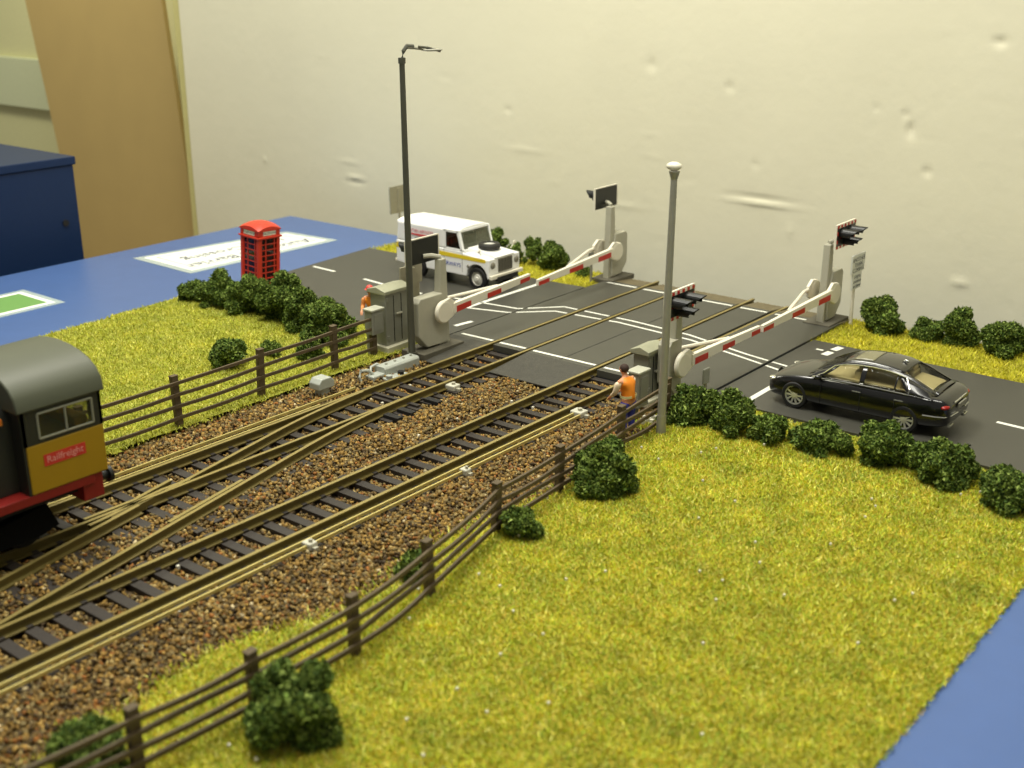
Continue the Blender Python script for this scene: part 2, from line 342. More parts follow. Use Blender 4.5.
MB().box((21.35, 20.3, -.18), (21.47, 22.4, -.13)).build('tie_bar', M_sleep, trX)
for x in (20.4, 20.9, 21.9): MB().box((x-.1, 20.0, -.2), (x+.1, 20.5, -.1)).build('slide_chair', M_dark, trX)
# thin brass strips either side
def strip(y, x0, x1, label):
    t = thing('brass_strip', label, 'brass strip', (0, 0, 0))
    MB().sweep([(-.02, -.15), (.02, -.15), (.02, -.08), (-.02, -.08)], [(x0, y, 0), (x1, y, 0)]).build('strip', M_brass, t)
    return t
s1 = strip(16.76, 1, 23.5, 'inner thin brass strip along the near track, close to its rail')
s2 = strip(16.56, 1, 23.4, 'outer thin brass strip along the near track, on the fence side')
s3 = strip(22.27, 8, 19.8, 'shorter brass strip beside the far track, next to its rail')
s4 = strip(22.52, 8, 21.3, 'longer brass strip beside the far track, on the fence side')
def bracket(x, y, label, s=1.0):
    t = thing('rail_bracket', label, 'bracket', (x, y, -0.2)); MB().box((-.16*s, -.2*s, 0), (.16*s, .16*s, .16)).build('plate', mat('pale grey bracket', (190, 188, 170), 0.5), t, bevel=.03); MB().cyl((0, -.05, .16), (0, -.05, .22), .06*s).build('bolt', M_unit, t); MB().box((-.05, -.32*s, 0), (.05, -.2*s, .08)).build('tab', M_unit, t)
bracket(23.5, 16.72, 'pale bracket at the far end of the near brass strips')
bracket(14.25, 16.6, 'small pale bracket halfway along the near brass strips', .7)
bracket(18.9, 16.55, 'small pale bracket on the near brass strips before the fence corner', .6)
bracket(23.0, 20.55, 'grey bracket on the far track rail just before the crossing', .9)

# ballast bed + stones
def hn(x, y): return noise.noise(Vector((x*.7, y*.7, 3.1)))
def grid(name, x0, x1, y0, y1, st, zf, m, parent=None, keep=None):
    xs = np.arange(x0, x1+st*.5, st); ys = np.arange(y0, y1+st*.5, st); V = []; F = []
    for a in xs:
        for b in ys: V.append((a, b, zf(a, b)))
    n = len(ys)
    for i in range(len(xs)-1):
        for j in range(n-1): F.append((i*n+j, (i+1)*n+j, (i+1)*n+j+1, i*n+j+1))
    V = np.array(V); F = np.array(F)
    o = soup(name, V, F, np.ones((len(V), 3)), m, parent); o.data.polygons.foreach_set('use_smooth', [True]*len(F)); return o
EDN = lambda x: 14.35 + 0.25*math.sin(x*.8+1) + 0.2*hn(x*2, 1) + (0.5 if 9 < x < 13 else 0)*math.sin((x-9)/4*PI)   # grass edge by the near fence
EDF = lambda x: 23.72 + 0.12*hn(x*2, 9)
def stones():
    N = 76000; x = rng.uniform(5.5, 26.4, N); y = rng.uniform(13.6, 23.95, N)
    keep = np.ones(N, bool); keep &= ~((x > 24.5) & (y > 14.9) & (y < 16.9) & (x > 25.2)); keep &= ~((x > 24.75) & (y > 18.3) & (y < 20.6)); keep &= ~((x > 24.4) & (y > 22.0)); keep &= ~((x > 25.5) & (y < 14.9))
    en = np.array([EDN(v) for v in x]); keep &= y > en + rng.normal(0, .18, N) ; keep &= y < 23.85
    ra = rng.uniform(.03, .065, N)
    z = -0.27 + rng.uniform(-.03, .04, N) + .04*np.sin(y*2)
    z = np.where((y < 16.3) | (y > 22.6), z + .06 , z); z = np.where(y < 15.3, z + .08, z); z = np.where((y > 19.0) & (y < 20.0) & (x < 26), z + .03, z)
    keep &= ~((x > 16) & (y > 18.7) & (y < 20.2) & (x > 26))
    for sx, a, b in SLP:
        ins = (np.abs(x-sx) < .135) & (y > a) & (y < b); keep &= ~(ins & (rng.random(N) > .34))
    for yy in (21.97, 20.71, 18.22, 16.97): keep &= np.abs(y-yy) > .1
    dd = np.where(x > 22, 0, np.where(x > 17.4, (22-x)**2/43.2, .4898+.213*(17.4-x)))
    for yy in (21.97, 20.71): keep &= ~((np.abs(y-(yy-dd)) < .1) & (x < 22))
    x, y, z, ra = x[keep], y[keep], z[keep], ra[keep]; N = len(x)
    base = np.array([(1,0,0),(-1,0,0),(0,1,0),(0,-1,0),(0,0,1),(0,0,-1)], float); fc = np.array([(0,2,4),(2,1,4),(1,3,4),(3,0,4),(2,0,5),(1,2,5),(3,1,5),(0,3,5)])
    V = base[None]*ra[:, None, None]*rng.uniform(.65, 1.25, (N, 6, 3)) + rng.normal(0, .012, (N, 6, 3))
    A = rng.uniform(0, PI, N); B = rng.uniform(0, PI, N); ca, sa, cb, sb = np.cos(A)[:, None], np.sin(A)[:, None], np.cos(B)[:, None], np.sin(B)[:, None]
    X = V[..., 0]*ca - V[..., 1]*sa; Y = V[..., 0]*sa + V[..., 1]*ca; Z = V[..., 2]; Y, Z = Y*cb - Z*sb, Y*sb + Z*cb
    V = np.stack([X + x[:, None], Y + y[:, None], Z + z[:, None]], -1)
    pal = L3((136, 110, 56), (158, 130, 68), (102, 84, 46), (124, 112, 76), (172, 154, 104), (78, 64, 42), (146, 98, 46), (196, 184, 150)); pr = np.array([.22, .18, .18, .14, .08, .12, .065, .015])
    c = pal[rng.choice(len(pal), N, p=pr)]*rng.uniform(.55, 1.2, (N, 1))*np.array([1.0, .93, .8]); C = np.repeat(c, 6, 0)
    F = (fc[None] + (np.arange(N)*6)[:, None, None]).reshape(-1, 3)
    return V.reshape(-1, 3), F, C
bal = thing('ballast_bed', 'brown and grey loose ballast stones around both tracks', 'ballast'); bal['kind'] = 'stuff'
bz = lambda x, y: -.33 + (.06 if (y < 16.3 or y > 22.6) else 0) + (.0 if y < 15.3 else 0) + .02*hn(x*3, y*3)
grid('bed', 5.4, 26.4, 13.4, 24.3, .3, bz, mat('ballast dirt', (88, 70, 42), 0.9, var=.3, scale=8, bump=.5, bscale=15), bal)
V, F, C = stones(); M_stone = attr_mat('ballast stone', .75, .35); o = soup('stones', V, F, C, M_stone, bal)

# ---------------------------------------------------------------- grass
M_grass = attr_mat('static grass', .75, .25)
def grassmat(name, a, b): return mat(name, a, .9, var=.25, scale=3, bump=.6, bscale=18)
def grass(name, label, inside, x0, x1, y0, y1, dens, pal, zf, hb=(.04, .1), seed=1):
    r = np.random.default_rng(seed); N = int((x1-x0)*(y1-y0)*dens); x = r.uniform(x0, x1, N); y = r.uniform(y0, y1, N)
    k = inside(x, y, r); x, y = x[k], y[k]; N = len(x)
    z = np.array([zf(a, b) for a, b in zip(x, y)]) - .01; h = r.uniform(*hb, N); A = r.uniform(0, 2*PI, N); wd = r.uniform(.012, .024, N); ln = r.normal(0, .55, N)*h; lb_ = r.normal(0, .6, N)*h
    v0 = np.stack([x-np.cos(A)*wd, y-np.sin(A)*wd, z], 1); v1 = np.stack([x+np.cos(A)*wd, y+np.sin(A)*wd, z], 1); v2 = np.stack([x+ln, y+lb_, z+h], 1)
    V = np.stack([v0, v1, v2], 1).reshape(-1, 3); pl = L3(*pal)
    t = np.array([noise.noise(Vector((a*1.3, b*1.3, seed))) + .5*noise.noise(Vector((a*4, b*4, seed))) for a, b in zip(x, y)])
    c = pl[r.integers(0, len(pl), N)]*(1+.3*t[:, None]*np.array([1, .8, .5])); c *= r.uniform(.78, 1.22, (N, 1)); C = np.repeat(np.clip(c, 0, 1), 3, 0)
    F = np.arange(N*3).reshape(-1, 3); t_ = thing(name, label, 'grass'); t_['kind'] = 'stuff'
    soup('blades', V, F, C, M_grass, t_); return t_
PALN = [(202, 204, 60), (190, 198, 54), (214, 210, 76), (194, 174, 58), (164, 184, 62), (208, 184, 74), (230, 226, 120), (170, 194, 68)]
PALL = [(186, 188, 66), (172, 180, 58), (200, 198, 84), (158, 166, 54), (180, 170, 62), (214, 212, 112)]
PALF = [(200, 194, 52), (188, 188, 46), (212, 204, 72), (174, 170, 44)]
zN = lambda x, y: -.09 + .03*hn(x, y) + .02*hn(x*4, y*4)
def ground(name, poly_in, x0, x1, y0, y1, st, zf, m, par):
    xs = np.arange(x0, x1, st); ys = np.arange(y0, y1, st); V = []; F = []
    for a in xs:
        for b in ys:
            if poly_in(a+st/2, b+st/2):
                k = len(V); V += [(a, b, zf(a, b)), (a+st, b, zf(a+st, b)), (a+st, b+st, zf(a+st, b+st)), (a, b+st, zf(a, b+st))]; F.append((k, k+1, k+2, k+3))
    o = soup(name, np.array(V), np.array(F), np.ones((len(V), 3)), m, par); return o
XR = lambda y: 26.25 + .06*math.sin(y*3)
def inN(x, y, r=None, s=0.0):
    if r is None: return y > 5.06 and x < XR(y) and (y < EDN(x) if x < 24 else y < 14.9)
    e = np.array([EDN(v) for v in x]); e = np.where(x > 23.5, 15.0, e); e2 = np.array([XR(v) for v in y])
    return (y > 5.03 + r.normal(0, .03, len(x))) & (x < e2 + r.normal(0, .05, len(x))) & (y < e + r.normal(0, .2, len(x)))
GM = mat('grass mat near', (160, 152, 42), .9, var=.3, scale=3, bump=.6, bscale=18)
GL = mat('grass mat left', (150, 152, 48), .9, var=.25, scale=4, bump=.6, bscale=18)
t = grass('grass', 'large yellow green grass field in front of the hedge and black car', inN, 6, 26.6, 5, 15.2, 1500, PALN, zN, seed=1)
ground('turf', inN, 5.4, 26.5, 5.06, 15.2, .12, zN, GM, t)
DIAG = lambda x: 33.25 + (x-17.2)*.09
def inL(x, y, r=None):
    if r is None: return y < DIAG(x) and y > EDF(x) and (x < 25.5 or y > 24.4) and x < 25.9 and not (x > 24.7 and y > 31.0 and False)
    e = np.array([DIAG(v) for v in x]); e2 = np.array([EDF(v) for v in x])
    return (y < e + r.normal(0, .04, len(x))) & (y > e2 + r.normal(0, .12, len(x))) & (x < 25.7 + r.normal(0, .05, len(x)))
t = grass('grass', 'grass field behind the far fence beside the phone box hedge', inL, 8, 26, 23.4, 34.1, 800, PALL, zN, seed=2)
ground('turf', inL, 7.5, 25.9, 23.6, 34.1, .14, zN, GL, t)
def inW(x, y, r=None):
    if r is None: return x < 35.62 and x > (33.25 if y < 27 else 33.0) and 23.75 < y < 33.75 - max(0, 34.4-x)*.1
    return (x > np.where(y < 27, 33.22, 33.0) + r.normal(0, .05, len(x))) & (y > 23.7) & (x < 35.65) & (y < 33.85)
t = grass('grass', 'grass verge by the far wall behind the white four wheel drive', inW, 32.8, 35.7, 23.6, 34, 420, PALF, zN, (.05, .14), 3); ground('turf', inW, 32.8, 35.7, 23.6, 34, .1, zN, GM, t)
def inE(x, y, r=None):
    if r is None: return x < 35.62 and x > 32.5 and y < 14.7
    return (x > 32.52 + r.normal(0, .06, len(x))) & (y < 14.72) & (x < 35.65)
t = grass('grass', 'grass verge by the wall beyond the black saloon car', inE, 32.3, 35.7, 3, 14.8, 420, PALF, zN, (.05, .14), 4); ground('turf', inE, 32.4, 35.7, 3, 14.8, .1, zN, GM, t)

# ---------------------------------------------------------------- bushes
M_leaf = attr_mat('foliage', .8, .2)
def bush(x, y, R, H, label, seed, group=None, stretch=1.0, ang=0.0):
    r = np.random.default_rng(seed); t = thing('bush', label, 'bush', (x, y, -.1), 0, group)
    lobes = []; nl = 9 + int(R*16)
    for i in range(nl):
        a = r.uniform(0, 2*PI); d = R*.74*math.sqrt(r.random()); lr = R*r.uniform(.16, .38); zz = r.uniform(.1, 1.12)*max(.05, (H-lr*.8))*(1-.4*d/R)
        px, py = d*math.cos(a)*stretch, d*math.sin(a); px, py = px*math.cos(ang)-py*math.sin(ang), px*math.sin(ang)+py*math.cos(ang); lobes.append((px, py, max(zz, lr*.5), lr))
    lobes.append((0, 0, H*.45, R*.55))
    Vs, Cs = [], []; pal = L3((98, 120, 48), (80, 102, 38), (118, 138, 58), (60, 82, 32), (138, 156, 76))
    cb = MB()
    for (px, py, pz, lr) in lobes:
        cb.ball((px, py, pz), lr*.8, 8); n = int(5000*lr*lr*4) + 80
        d = r.normal(0, 1, (n, 3)); d /= np.linalg.norm(d, axis=1)[:, None]
        nz = np.sin(d[:, 0]*9+seed)*np.sin(d[:, 1]*9+px*7)*np.sin(d[:, 2]*9+1); q = d*(lr*(.9+.16*nz+r.uniform(-.14, .2, n)))[:, None] + np.array([px, py, pz])
        q = q[q[:, 2] > .02]; n = len(q); s = r.uniform(.022, .05, (n, 1, 1)); tri = r.normal(0, 1, (n, 4, 3))*s*.72
        Vs.append((q[:, None] + tri).reshape(-1, 3)); c = pal[r.integers(0, 5, n)]*r.uniform(.7, 1.3, (n, 1)); Cs.append(np.repeat(c, 4, 0))
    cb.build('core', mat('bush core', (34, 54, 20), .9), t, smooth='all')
    V = np.concatenate(Vs); C = np.concatenate(Cs); n = len(V)//4; b = np.arange(n)[:, None]*4
    F = np.concatenate([b+np.array([[0, 1, 2]]), b+np.array([[0, 2, 3]]), b+np.array([[1, 2, 3]])]); soup('foliage', V, F, C, M_leaf, t); return t
NH = 'hedge clumps along the near side of the road'; WH = 'hedge clumps in front of the phone box'
BU = [(19.95,13.55,.84,1.15,'round green bush beside the near fence, largest by the orange vested worker'), (17.15,13.55,.45,.62,'small bush at the foot of a near fence post, next before the round bush'),
 (9.87,12.06,.74,1.25,'big dark bush in front of the near fence at the bottom of the photo'), (7.5,13.7,.6,.75,'bush cut by the bottom edge at the near corner of the ballast'),
 (14.6,14.05,.42,.5,'low bush seen through the near fence rails on the ballast side'),
 (24.85,14.15,.74,.95,'hedge bush touching the light grey lamp post'), (24.55,12.95,.62,1.05,'hedge bush second from the light grey lamp post'), (24.7,12.0,.5,.8,'small hedge bush third from the light grey lamp post'),
 (24.95,10.85,.62,.66,'low wide hedge bush in front of the black car door'), (25.1,9.25,.68,1.0,'hedge bush in front of the black car rear wheel'), (24.85,7.85,.74,.92,'rounded hedge bush just past the black car boot'), (24.5,6.35,.66,.88,'last hedge bush at the right edge of the photo'),
 (24.1,33.1,.55,.75,'lowest hedge bush by the blue board beside the phone box'), (24.25,31.9,.82,1.15,'hedge bush second from the blue board, near the phone box'), (24.3,30.5,.82,1.25,'hedge bush in front of the phone box foot'), (24.5,29.0,.85,1.5,'tallest hedge bush right after the phone box'),
 (24.1,27.6,.75,1.25,'hedge bush between the tall one and the far fence end'), (23.75,26.2,.9,1.3,'hedge bush nearest the far fence and grey cabinet'), (20.3,26.66,.66,.9,'single dark bush standing in the field behind the far fence'), (21.7,26.4,.34,.5,'smallest bush in the field behind the far fence'), (22.3,25.3,.5,.7,'dark low bush seen through the far fence rails'),
 (35.1,31.2,.3,1.0,'sprig of bush peeping over the white vehicle roof'), (34.7,28.6,.5,1.35,'tall verge bush right behind the white vehicle bonnet'), (34.9,27.9,.4,.85,'short verge bush beside the tall one behind the vehicle'), (35.0,27.1,.45,1.15,'upright verge bush in the middle of the far row'), (35.0,26.1,.62,1.0,'dense verge bush at the barrier end of the far row'), (34.95,24.75,.34,.3,'tiny low bush at the foot of the far barrier unit'),
 (35.0,13.5,.74,1.1,'verge bush nearest the white road sign'), (35.1,12.2,.55,.62,'low verge bush second from the white road sign'), (35.1,11.1,.6,1.1,'tall verge bush third from the white road sign'), (35.05,9.9,.7,1.1,'verge bush by the wall at the right edge'),
 (24.15, 14.55, .2, .28, 'tiny dark tuft at the foot of the light grey lamp post')]
BG = lambda i: 'loose bushes along the near fence' if i < 5 else NH if i < 12 or i == 31 else WH if i < 18 else 'bushes in the far field' if i < 21 else 'bushes on the verges by the wall'
for i, (x, y, R, H, lab) in enumerate(BU): bush(x, y, R, H, lab, 50+i, BG(i), 1.0 if i != 8 else 1.45, PI/2)

# white litter flecks
lit = MB(); 
for i in range(60):
    x, y = random.uniform(8, 25), random.uniform(6, 14.5)
    lit.box((x-.02, y-.02, .0), (x+.02, y+.02, .04), None)
for i in range(14): x, y = 24.0+random.gauss(0, .25), 14.85+random.gauss(0, .2); lit.box((x-.05, y-.05, -.04), (x+.05, y+.05, .05))
for i in range(36): x, y = random.uniform(8, 24), random.uniform(14.8, 23.6); lit.box((x-.03, y-.03, -.26), (x+.03, y+.03, -.19))
o = tag(lit.build('scatter_flecks', mat('white fleck', (214, 210, 190), .7)), 'tiny white flecks strewn over the grass and ballast', 'flecks', kind='stuff')

# ---------------------------------------------------------------- fences
def fence(posts, label, H=1.0, wob=.05, seed=1):
    t = thing('rail_fence', label, 'fence', (posts[0][0], posts[0][1], 0)); ox, oy = posts[0][:2]; r = random.Random(seed)
    for (x, y) in posts:
        b = MB(); b.box((-.09, -.07, -.3), (.09, .07, H+.06)); b.box((-.1, -.08, H+.06), (.1, .08, H+.09)); p = b.build('post', M_wood, t, bevel=.012); p.location = (x-ox, y-oy, 0); p.rotation_euler = (r.uniform(-.04, .04), r.uniform(-.04, .04), 0)
    for k in range(4):
        zb = H*(.13+.265*k); pts = []
        for i in range(len(posts)-1):
            (xa, ya), (xb, yb) = posts[i], posts[i+1]
            sag = r.uniform(-wob, wob*.3)
            for s in range(8):
                f = s/8; pts.append((xa+(xb-xa)*f-ox, ya+(yb-ya)*f-oy-.09, zb + sag*math.sin(PI*f)))
        pts.append((posts[-1][0]-ox, posts[-1][1]-oy-.09, zb))
        MB().sweep([(-.028, -.04), (.028, -.04), (.028, .042), (-.028, .042)], pts).build('rail', M_wood, t)
fence([(5.6, 13.4), (7.88, 13.14), (9.9, 13.0), (11.98, 12.98), (14.24, 13.37), (16.96, 14.05), (19.27, 14.19), (22.13, 14.51), (24.4, 14.7)], 'brown four rail fence along the near edge of the track', .92, .09, 3)
fence([(8.3, 23.95), (11.1, 23.92), (13.9, 23.9), (16.61, 23.9), (19.31, 24.0), (22.01, 24.05), (23.6, 24.1)], 'brown four rail fence between the far track and the field', 1.12, .04, 5)

# ---------------------------------------------------------------- barriers
def barrier(mx, y0, d, face, zl0, zl1, blen, label, mast_h=2.65, light_dx=0.0, hw_=.85, po=.05):
    # d = +1 boom towards +x; face = -1 lamps look towards -y
    t = thing('crossing_barrier', label, 'level crossing barrier', (mx, y0, -.02))
    X = lambda v: v*d
    b = MB()
    b.prism([(X(-.26), 0), (X(.24), 0), (X(.17), 1.9), (X(.14), mast_h), (X(-.1), mast_h), (X(-.16), 1.5)], 'y', -.12, .12); b.build('mast', M_unit, t, bevel=.03)
    b = MB(); b.prism([(X(-.2), .1), (X(-hw_+.35), .12), (X(-hw_), .5), (X(-hw_), 1.5), (X(-hw_+.1), 1.62), (X(-.1), 1.62), (X(.1), .9), (X(.1), .1)], 'y', -.18, .18); b.build('drive_housing', M_unit, t, bevel=.03)
    MB().box((min(X(-hw_-.1), X(.5)), -.45, -.12), (max(X(-hw_-.1), X(.5)), .45, .06)).build('base', mat('unit base', (88, 84, 70), .8), t, bevel=.02)
    for s in (-1, 1):
        b = MB(); yy = s*.34; px, pz = X(po), zl0-.05
        b.lathe([(0, -.06), (.3, -.06), (.34, -.02), (.34, .06), (0, .06)], (px, yy, pz), 'y', 24)
        b.prism([(X(po-.05), pz+.32), (X(po+.23), pz+.38), (X(po+.5), pz+.2), (X(po+.5), pz-.12), (X(po+.05), pz-.32)], 'y', yy-.05, yy+.05); b.build('pivot_disc', M_white, t, smooth=True, bevel=.01)
    # front boom with its red bands, and the rear arm that closes on it
    yb = -.36; x0 = X(po+.36); x1 = X(blen)
    def Z(f): return zl0 + (zl1-zl0)*f
    bm_ = MB(); h0, h1 = .15, .1
    bm_.add([(x0, yb-.07, Z(0)-h0), (x0, yb+.07, Z(0)-h0), (x0, yb+.07, Z(0)+h0), (x0, yb-.07, Z(0)+h0), (x1, yb-.05, Z(1)-h1), (x1, yb+.05, Z(1)-h1), (x1, yb+.05, Z(1)+h1), (x1, yb-.05, Z(1)+h1)],
            [(0,1,2,3),(4,7,6,5),(0,4,5,1),(1,5,6,2),(2,6,7,3),(3,7,4,0)]); bo = bm_.build('boom', M_white, t, bevel=.012)
    for (f0, f1) in ((.03, .21), (.42, .60), (.86, .995)):
        q = MB()
        for s in (-1, 1):
            v = []
            for f in (f0, f1):
                hw = .07+(.05-.07)*f + .006; hh = h0+(h1-h0)*f; xx = x0+(x1-x0)*f
                v += [(xx, yb+s*hw, Z(f)-hh*.98), (xx, yb+s*hw, Z(f)+hh*.25), (xx, yb+s*(hw-.02), Z(f)-hh*.98), (xx, yb+s*(hw-.02), Z(f)+hh*.25)]
            q.add(v, [(0,1,5,4),(2,6,7,3),(0,4,6,2),(1,3,7,5),(0,2,3,1),(4,5,7,6)])
        q.build('red_band', M_red, bo)
    MB().tube([(X(po+.4), .34, Z(0)+.05), (X(po+.85), .3, Z(.1)+.06), (X(blen*.62), yb+.12, Z(.62)+.05)], .055, 8).build('rear_arm', M_white, t, smooth=True)
    # lamp head
    hz = mast_h + .26; hy = face*.3; cx = light_dx
    MB().tube([(0, 0, mast_h-.1), (0, 0, mast_h+.05), (cx*.5, hy*.5, mast_h+.1), (cx, hy-.03*face, mast_h+.1)], .07, 8).build('bracket', M_unit, t, smooth=True)
    lh = MB(); lh.box((cx-.66, hy-.03, hz-.36), (cx+.66, hy+.03, hz+.36)); ob = lh.build('signal_head', M_black, t, bevel=.01)
    bo_ = MB(); bo_.box((cx-.68, hy-.02, hz+.36), (cx+.68, hy+.04, hz+.39)); bo_.box((cx-.70, hy-.035, hz-.36), (cx-.66, hy+.035, hz+.39)); bo_.box((cx+.66, hy-.035, hz-.36), (cx+.70, hy+.035, hz+.39)); bo_.build('border', M_white, ob)
    fy = hy + face*.031; rb = MB()
    for i in range(6):
        u = -.66 + i*.24
        for zz in (hz+.28, hz-.36): rb.box((cx+u, min(fy, fy+face*.01), zz), (cx+u+.12, max(fy, fy+face*.01), zz+.08))
    for zz in (-.2, .06): 
        for u in (-.66, .58): rb.box((cx+u, min(fy, fy+face*.01), hz+zz), (cx+u+.08, max(fy, fy+face*.01), hz+zz+.12))
    rb.build('red_stripe', M_red, ob)
    wb = MB()
    for i in range(5):
        u = -.54 + i*.24
        for zz in (hz+.28, hz-.36): wb.box((cx+u, min(fy, fy+face*.008), zz), (cx+u+.12, max(fy, fy+face*.008), zz+.08))
    wb.build('white_stripe', M_white, ob)
    for (u, v, c) in ((-.33, .08, (110, 14, 10)), (.33, .08, (110, 14, 10)), (0, -.2, (130, 90, 20))):
        k = MB(); n = 14; rr = .17; vs = []; fs = []
        for i in range(n+1):
            a = -PI*.15 + (PI*1.3)*i/n; ln_ = .34 + .2*max(0, math.sin(a))
            for q_, rad in ((0, rr), (1, rr*.95)): vs.append((cx+u+rad*math.cos(a), fy+face*ln_*q_, hz+v+rad*math.sin(a)))
        for i in range(n): fs.append((2*i, 2*i+1, 2*i+3, 2*i+2))
        k.add(vs, fs); h_ = k.build('lamp_hood', M_black, ob); sd = h_.modifiers.new('s', 'SOLIDIFY'); sd.thickness = .02
        MB().lathe([(0, .03), (.1, .025), (.15, 0)], (cx+u, fy, hz+v), 'y', 16, Matrix.Translation((0, fy, 0)) @ Matrix.Diagonal((1, face, 1, 1)) @ Matrix.Translation((0, -fy, 0))).build('lamp_lens', mat('lens %d' % c[1], c, .2), ob, smooth=True)
    return t
barrier(25.45, 23.12, 1, 1, 1.15, 1.36, 3.75, 'crossing barrier beside the dark lamp post, black signal back against white vehicle', 2.6, -.42, 1.15, -.25)
barrier(34.95, 23.62, -1, 1, 1.08, .86, 4.68, 'far crossing barrier by the wall behind the rails, black signal back to us', 2.6, .1, .85, .05)
barrier(25.78, 15.35, 1, -1, 1.02, .97, 3.95, 'crossing barrier beside the light grey lamp post, red lamps hooded', 2.38, -.36, .5, -.12)
barrier(34.55, 15.25, -1, -1, 1.05, 1.0, 4.85, 'crossing barrier by the wall next to the white road sign', 2.5, .42, .85, .05)

# ---------------------------------------------------------------- lamp posts
t = thing('lamp_post', 'tall dark grey lamp post with a forked arm beside the grey cabinet', 'lamp post', (24.08, 23.04, -.15))
MB().cyl((0, 0, 0), (0, 0, .25), .16, .15, 14).build('base', M_mastd, t, smooth=True)
MB().cyl((0, 0, .2), (-.03, 0, 8.4), .105, .075, 14).build('pole', M_mastd, t, smooth=True)
MB().cyl((-.03, 0, 8.3), (-.03, 0, 8.45), .1, .1, 12).build('collar', M_mastd, t, smooth=True)
MB().tube([(-.03, 0, 8.4), (.02, -.02, 8.62), (.12, -.05, 8.74), (.3, -.12, 8.72)], .06, 8).build('elbow', M_mastd, t, smooth=True)
MB().tube([(.1, -.05, 8.72), (.45, -.2, 8.66), (.66, -.3, 8.6)], [.05, .03, .02], 8).build('arm', M_mastl, t, smooth=True)
b = MB(); b.ball((.72, -.42, 8.62), (.3, .09, .035), 12, Matrix.Translation((.72, -.42, 8.62)) @ Matrix.Rotation(-.55, 4, 'Z') @ Matrix.Translation((-.72, .42, -8.62))); b.build('lamp_head', M_mastl, t, smooth='all')
MB().tube([(.4, -.2, 8.72), (.62, -.36, 8.68), (.95, -.5, 8.58)], [.03, .035, .03], 8).build('head_spine', M_mastd, t, smooth=True)
t = thing('lamp_post', 'light grey lamp post with a small white head beside the near hedge', 'lamp post', (23.53, 14.28, -.1))
MB().cyl((0, 0, 0), (0, 0, .5), .12, .115, 14).build('base', M_mastl, t, smooth=True)
MB().cyl((0, 0, .4), (.12, 0, 6.3), .105, .075, 14).cyl((.118, 0, 6.15), (.122, 0, 6.34), .075, .13, 12).build('pole', M_mastl, t, smooth=True)
MB().tube([(.12, 0, 6.25), (.13, .02, 6.38), (.18, .08, 6.46)], .055, 8).build('elbow', M_white, t, smooth=True)
b = MB(); b.ball((.18, .05, 6.44), (.16, .19, .1), 12); b.build('lamp_head', M_white, t, smooth='all')

# ---------------------------------------------------------------- cabinets
def cabinet(x, y, label, h=1.55, ln=1.2, bx_=None, dep=.62):
    t = thing('relay_cabinet', label, 'equipment cabinet', (x, y, -.12))
    MB().box((-.12, -.15, 0), (ln+.12, dep+.12, .2)).build('plinth', M_conc, t, bevel=.02)
    MB().box((0, 0, .2), (ln, dep, h)).build('body', M_cab, t, bevel=.015)
    MB().prism([(-.06, h), (-.06, h+.1), (dep*.5, h+.2), (dep+.06, h+.1), (dep+.06, h)], 'x', -.08, ln+.08).build('lid', mat('cabinet lid', (158, 158, 134), .4, .1), t, bevel=.015)
    for u in (.34, .67): MB().box((ln*u-.01, -.012, .28), (ln*u+.01, .0, h-.08)).build('door_seam', M_dark, t)
    MB().box((ln*.42, -.07, h*.62), (ln*.66, -.0, h*.62+.05)).build('handle', M_unit, t, bevel=.01)
    for zz in (.4, h-.2): MB().box((ln*.02, -.04, zz), (ln*.1, 0, zz+.1)).build('hinge', M_cab, t)
    return t
cabinet(24.05, 24.0, 'grey relay cabinet with sloped lid beside the dark lamp post', 1.75, .95)
cabinet(24.95, 15.6, 'grey relay cabinet with sloped lid behind the light grey lamp post', 1.38, .7, dep=.45)
def smallbox(x, y, label, z0=.5, z1=1.25):
    t = thing('junction_cabinet', label, 'equipment box', (x, y, -.12))
    MB().box((.08, .1, 0), (.26, .3, z0+.1)).build('post', M_cab, t, bevel=.01)
    MB().box((-.02, -.06, z0), (.44, .26, z1)).build('body', M_cab, t, bevel=.02)
    MB().box((-.05, -.09, z1), (.47, .3, z1+.06)).build('lid', mat('box lid', (186, 186, 168), .35, .1), t, bevel=.015)
    MB().box((.05, -.075, z0+.1), (.36, -.06, z1-.1)).build('door', M_cab, t, bevel=.008)
smallbox(23.45, 24.0, 'small square grey box on a post in front of the far worker', .68, 1.38)
smallbox(24.0, 15.3, 'small square grey box on a post beside the orange vested worker', .3, 1.2)

# point motor
t = thing('point_machine', 'light grey point machine lying beside the far track rail', 'point machine', (22.2, 22.62, -.22), 0)
M_pm = mat('pale grey metal', (170, 174, 164), .45, .1)
MB().prism([(0, 0), (.42, 0), (.42, .26), (.36, .32), (.05, .32), (0, .26)], 'x', .35, 1.75).build('casing', M_pm, t, bevel=.02)
for x in (.6, .95, 1.3, 1.6): MB().cyl((x, .2, .32), (x, .2, .35), .04).build('bolt', M_cab, t)
MB().box((-.1, .02, 0), (.4, .34, .16)).build('gearbox', M_pm, t, bevel=.03)
MB().box((.2, -.25, 0), (1.0, .02, .06)).build('foot_plate', M_pm, t, bevel=.01); MB().cyl((.3, -.2, .06), (.3, -.2, .16), .09).build('drive_boss', M_pm, t); MB().cyl((.8, -.16, .06), (.8, -.16, .15), .09).build('drive_boss', M_dark, t)
MB().tube([(-.35, .2, 0), (-.42, .25, .2), (-.3, .28, .34), (-.05, .26, .3), (.1, .22, .16)], .045, 8).build('cable_pipe', M_pm, t, smooth=True)
MB().tube([(.1, .34, .1), (.2, .4, .3), (.4, .38, .34), (.5, .3, .28)], .04, 8).build('cable_pipe', M_pm, t, smooth=True)
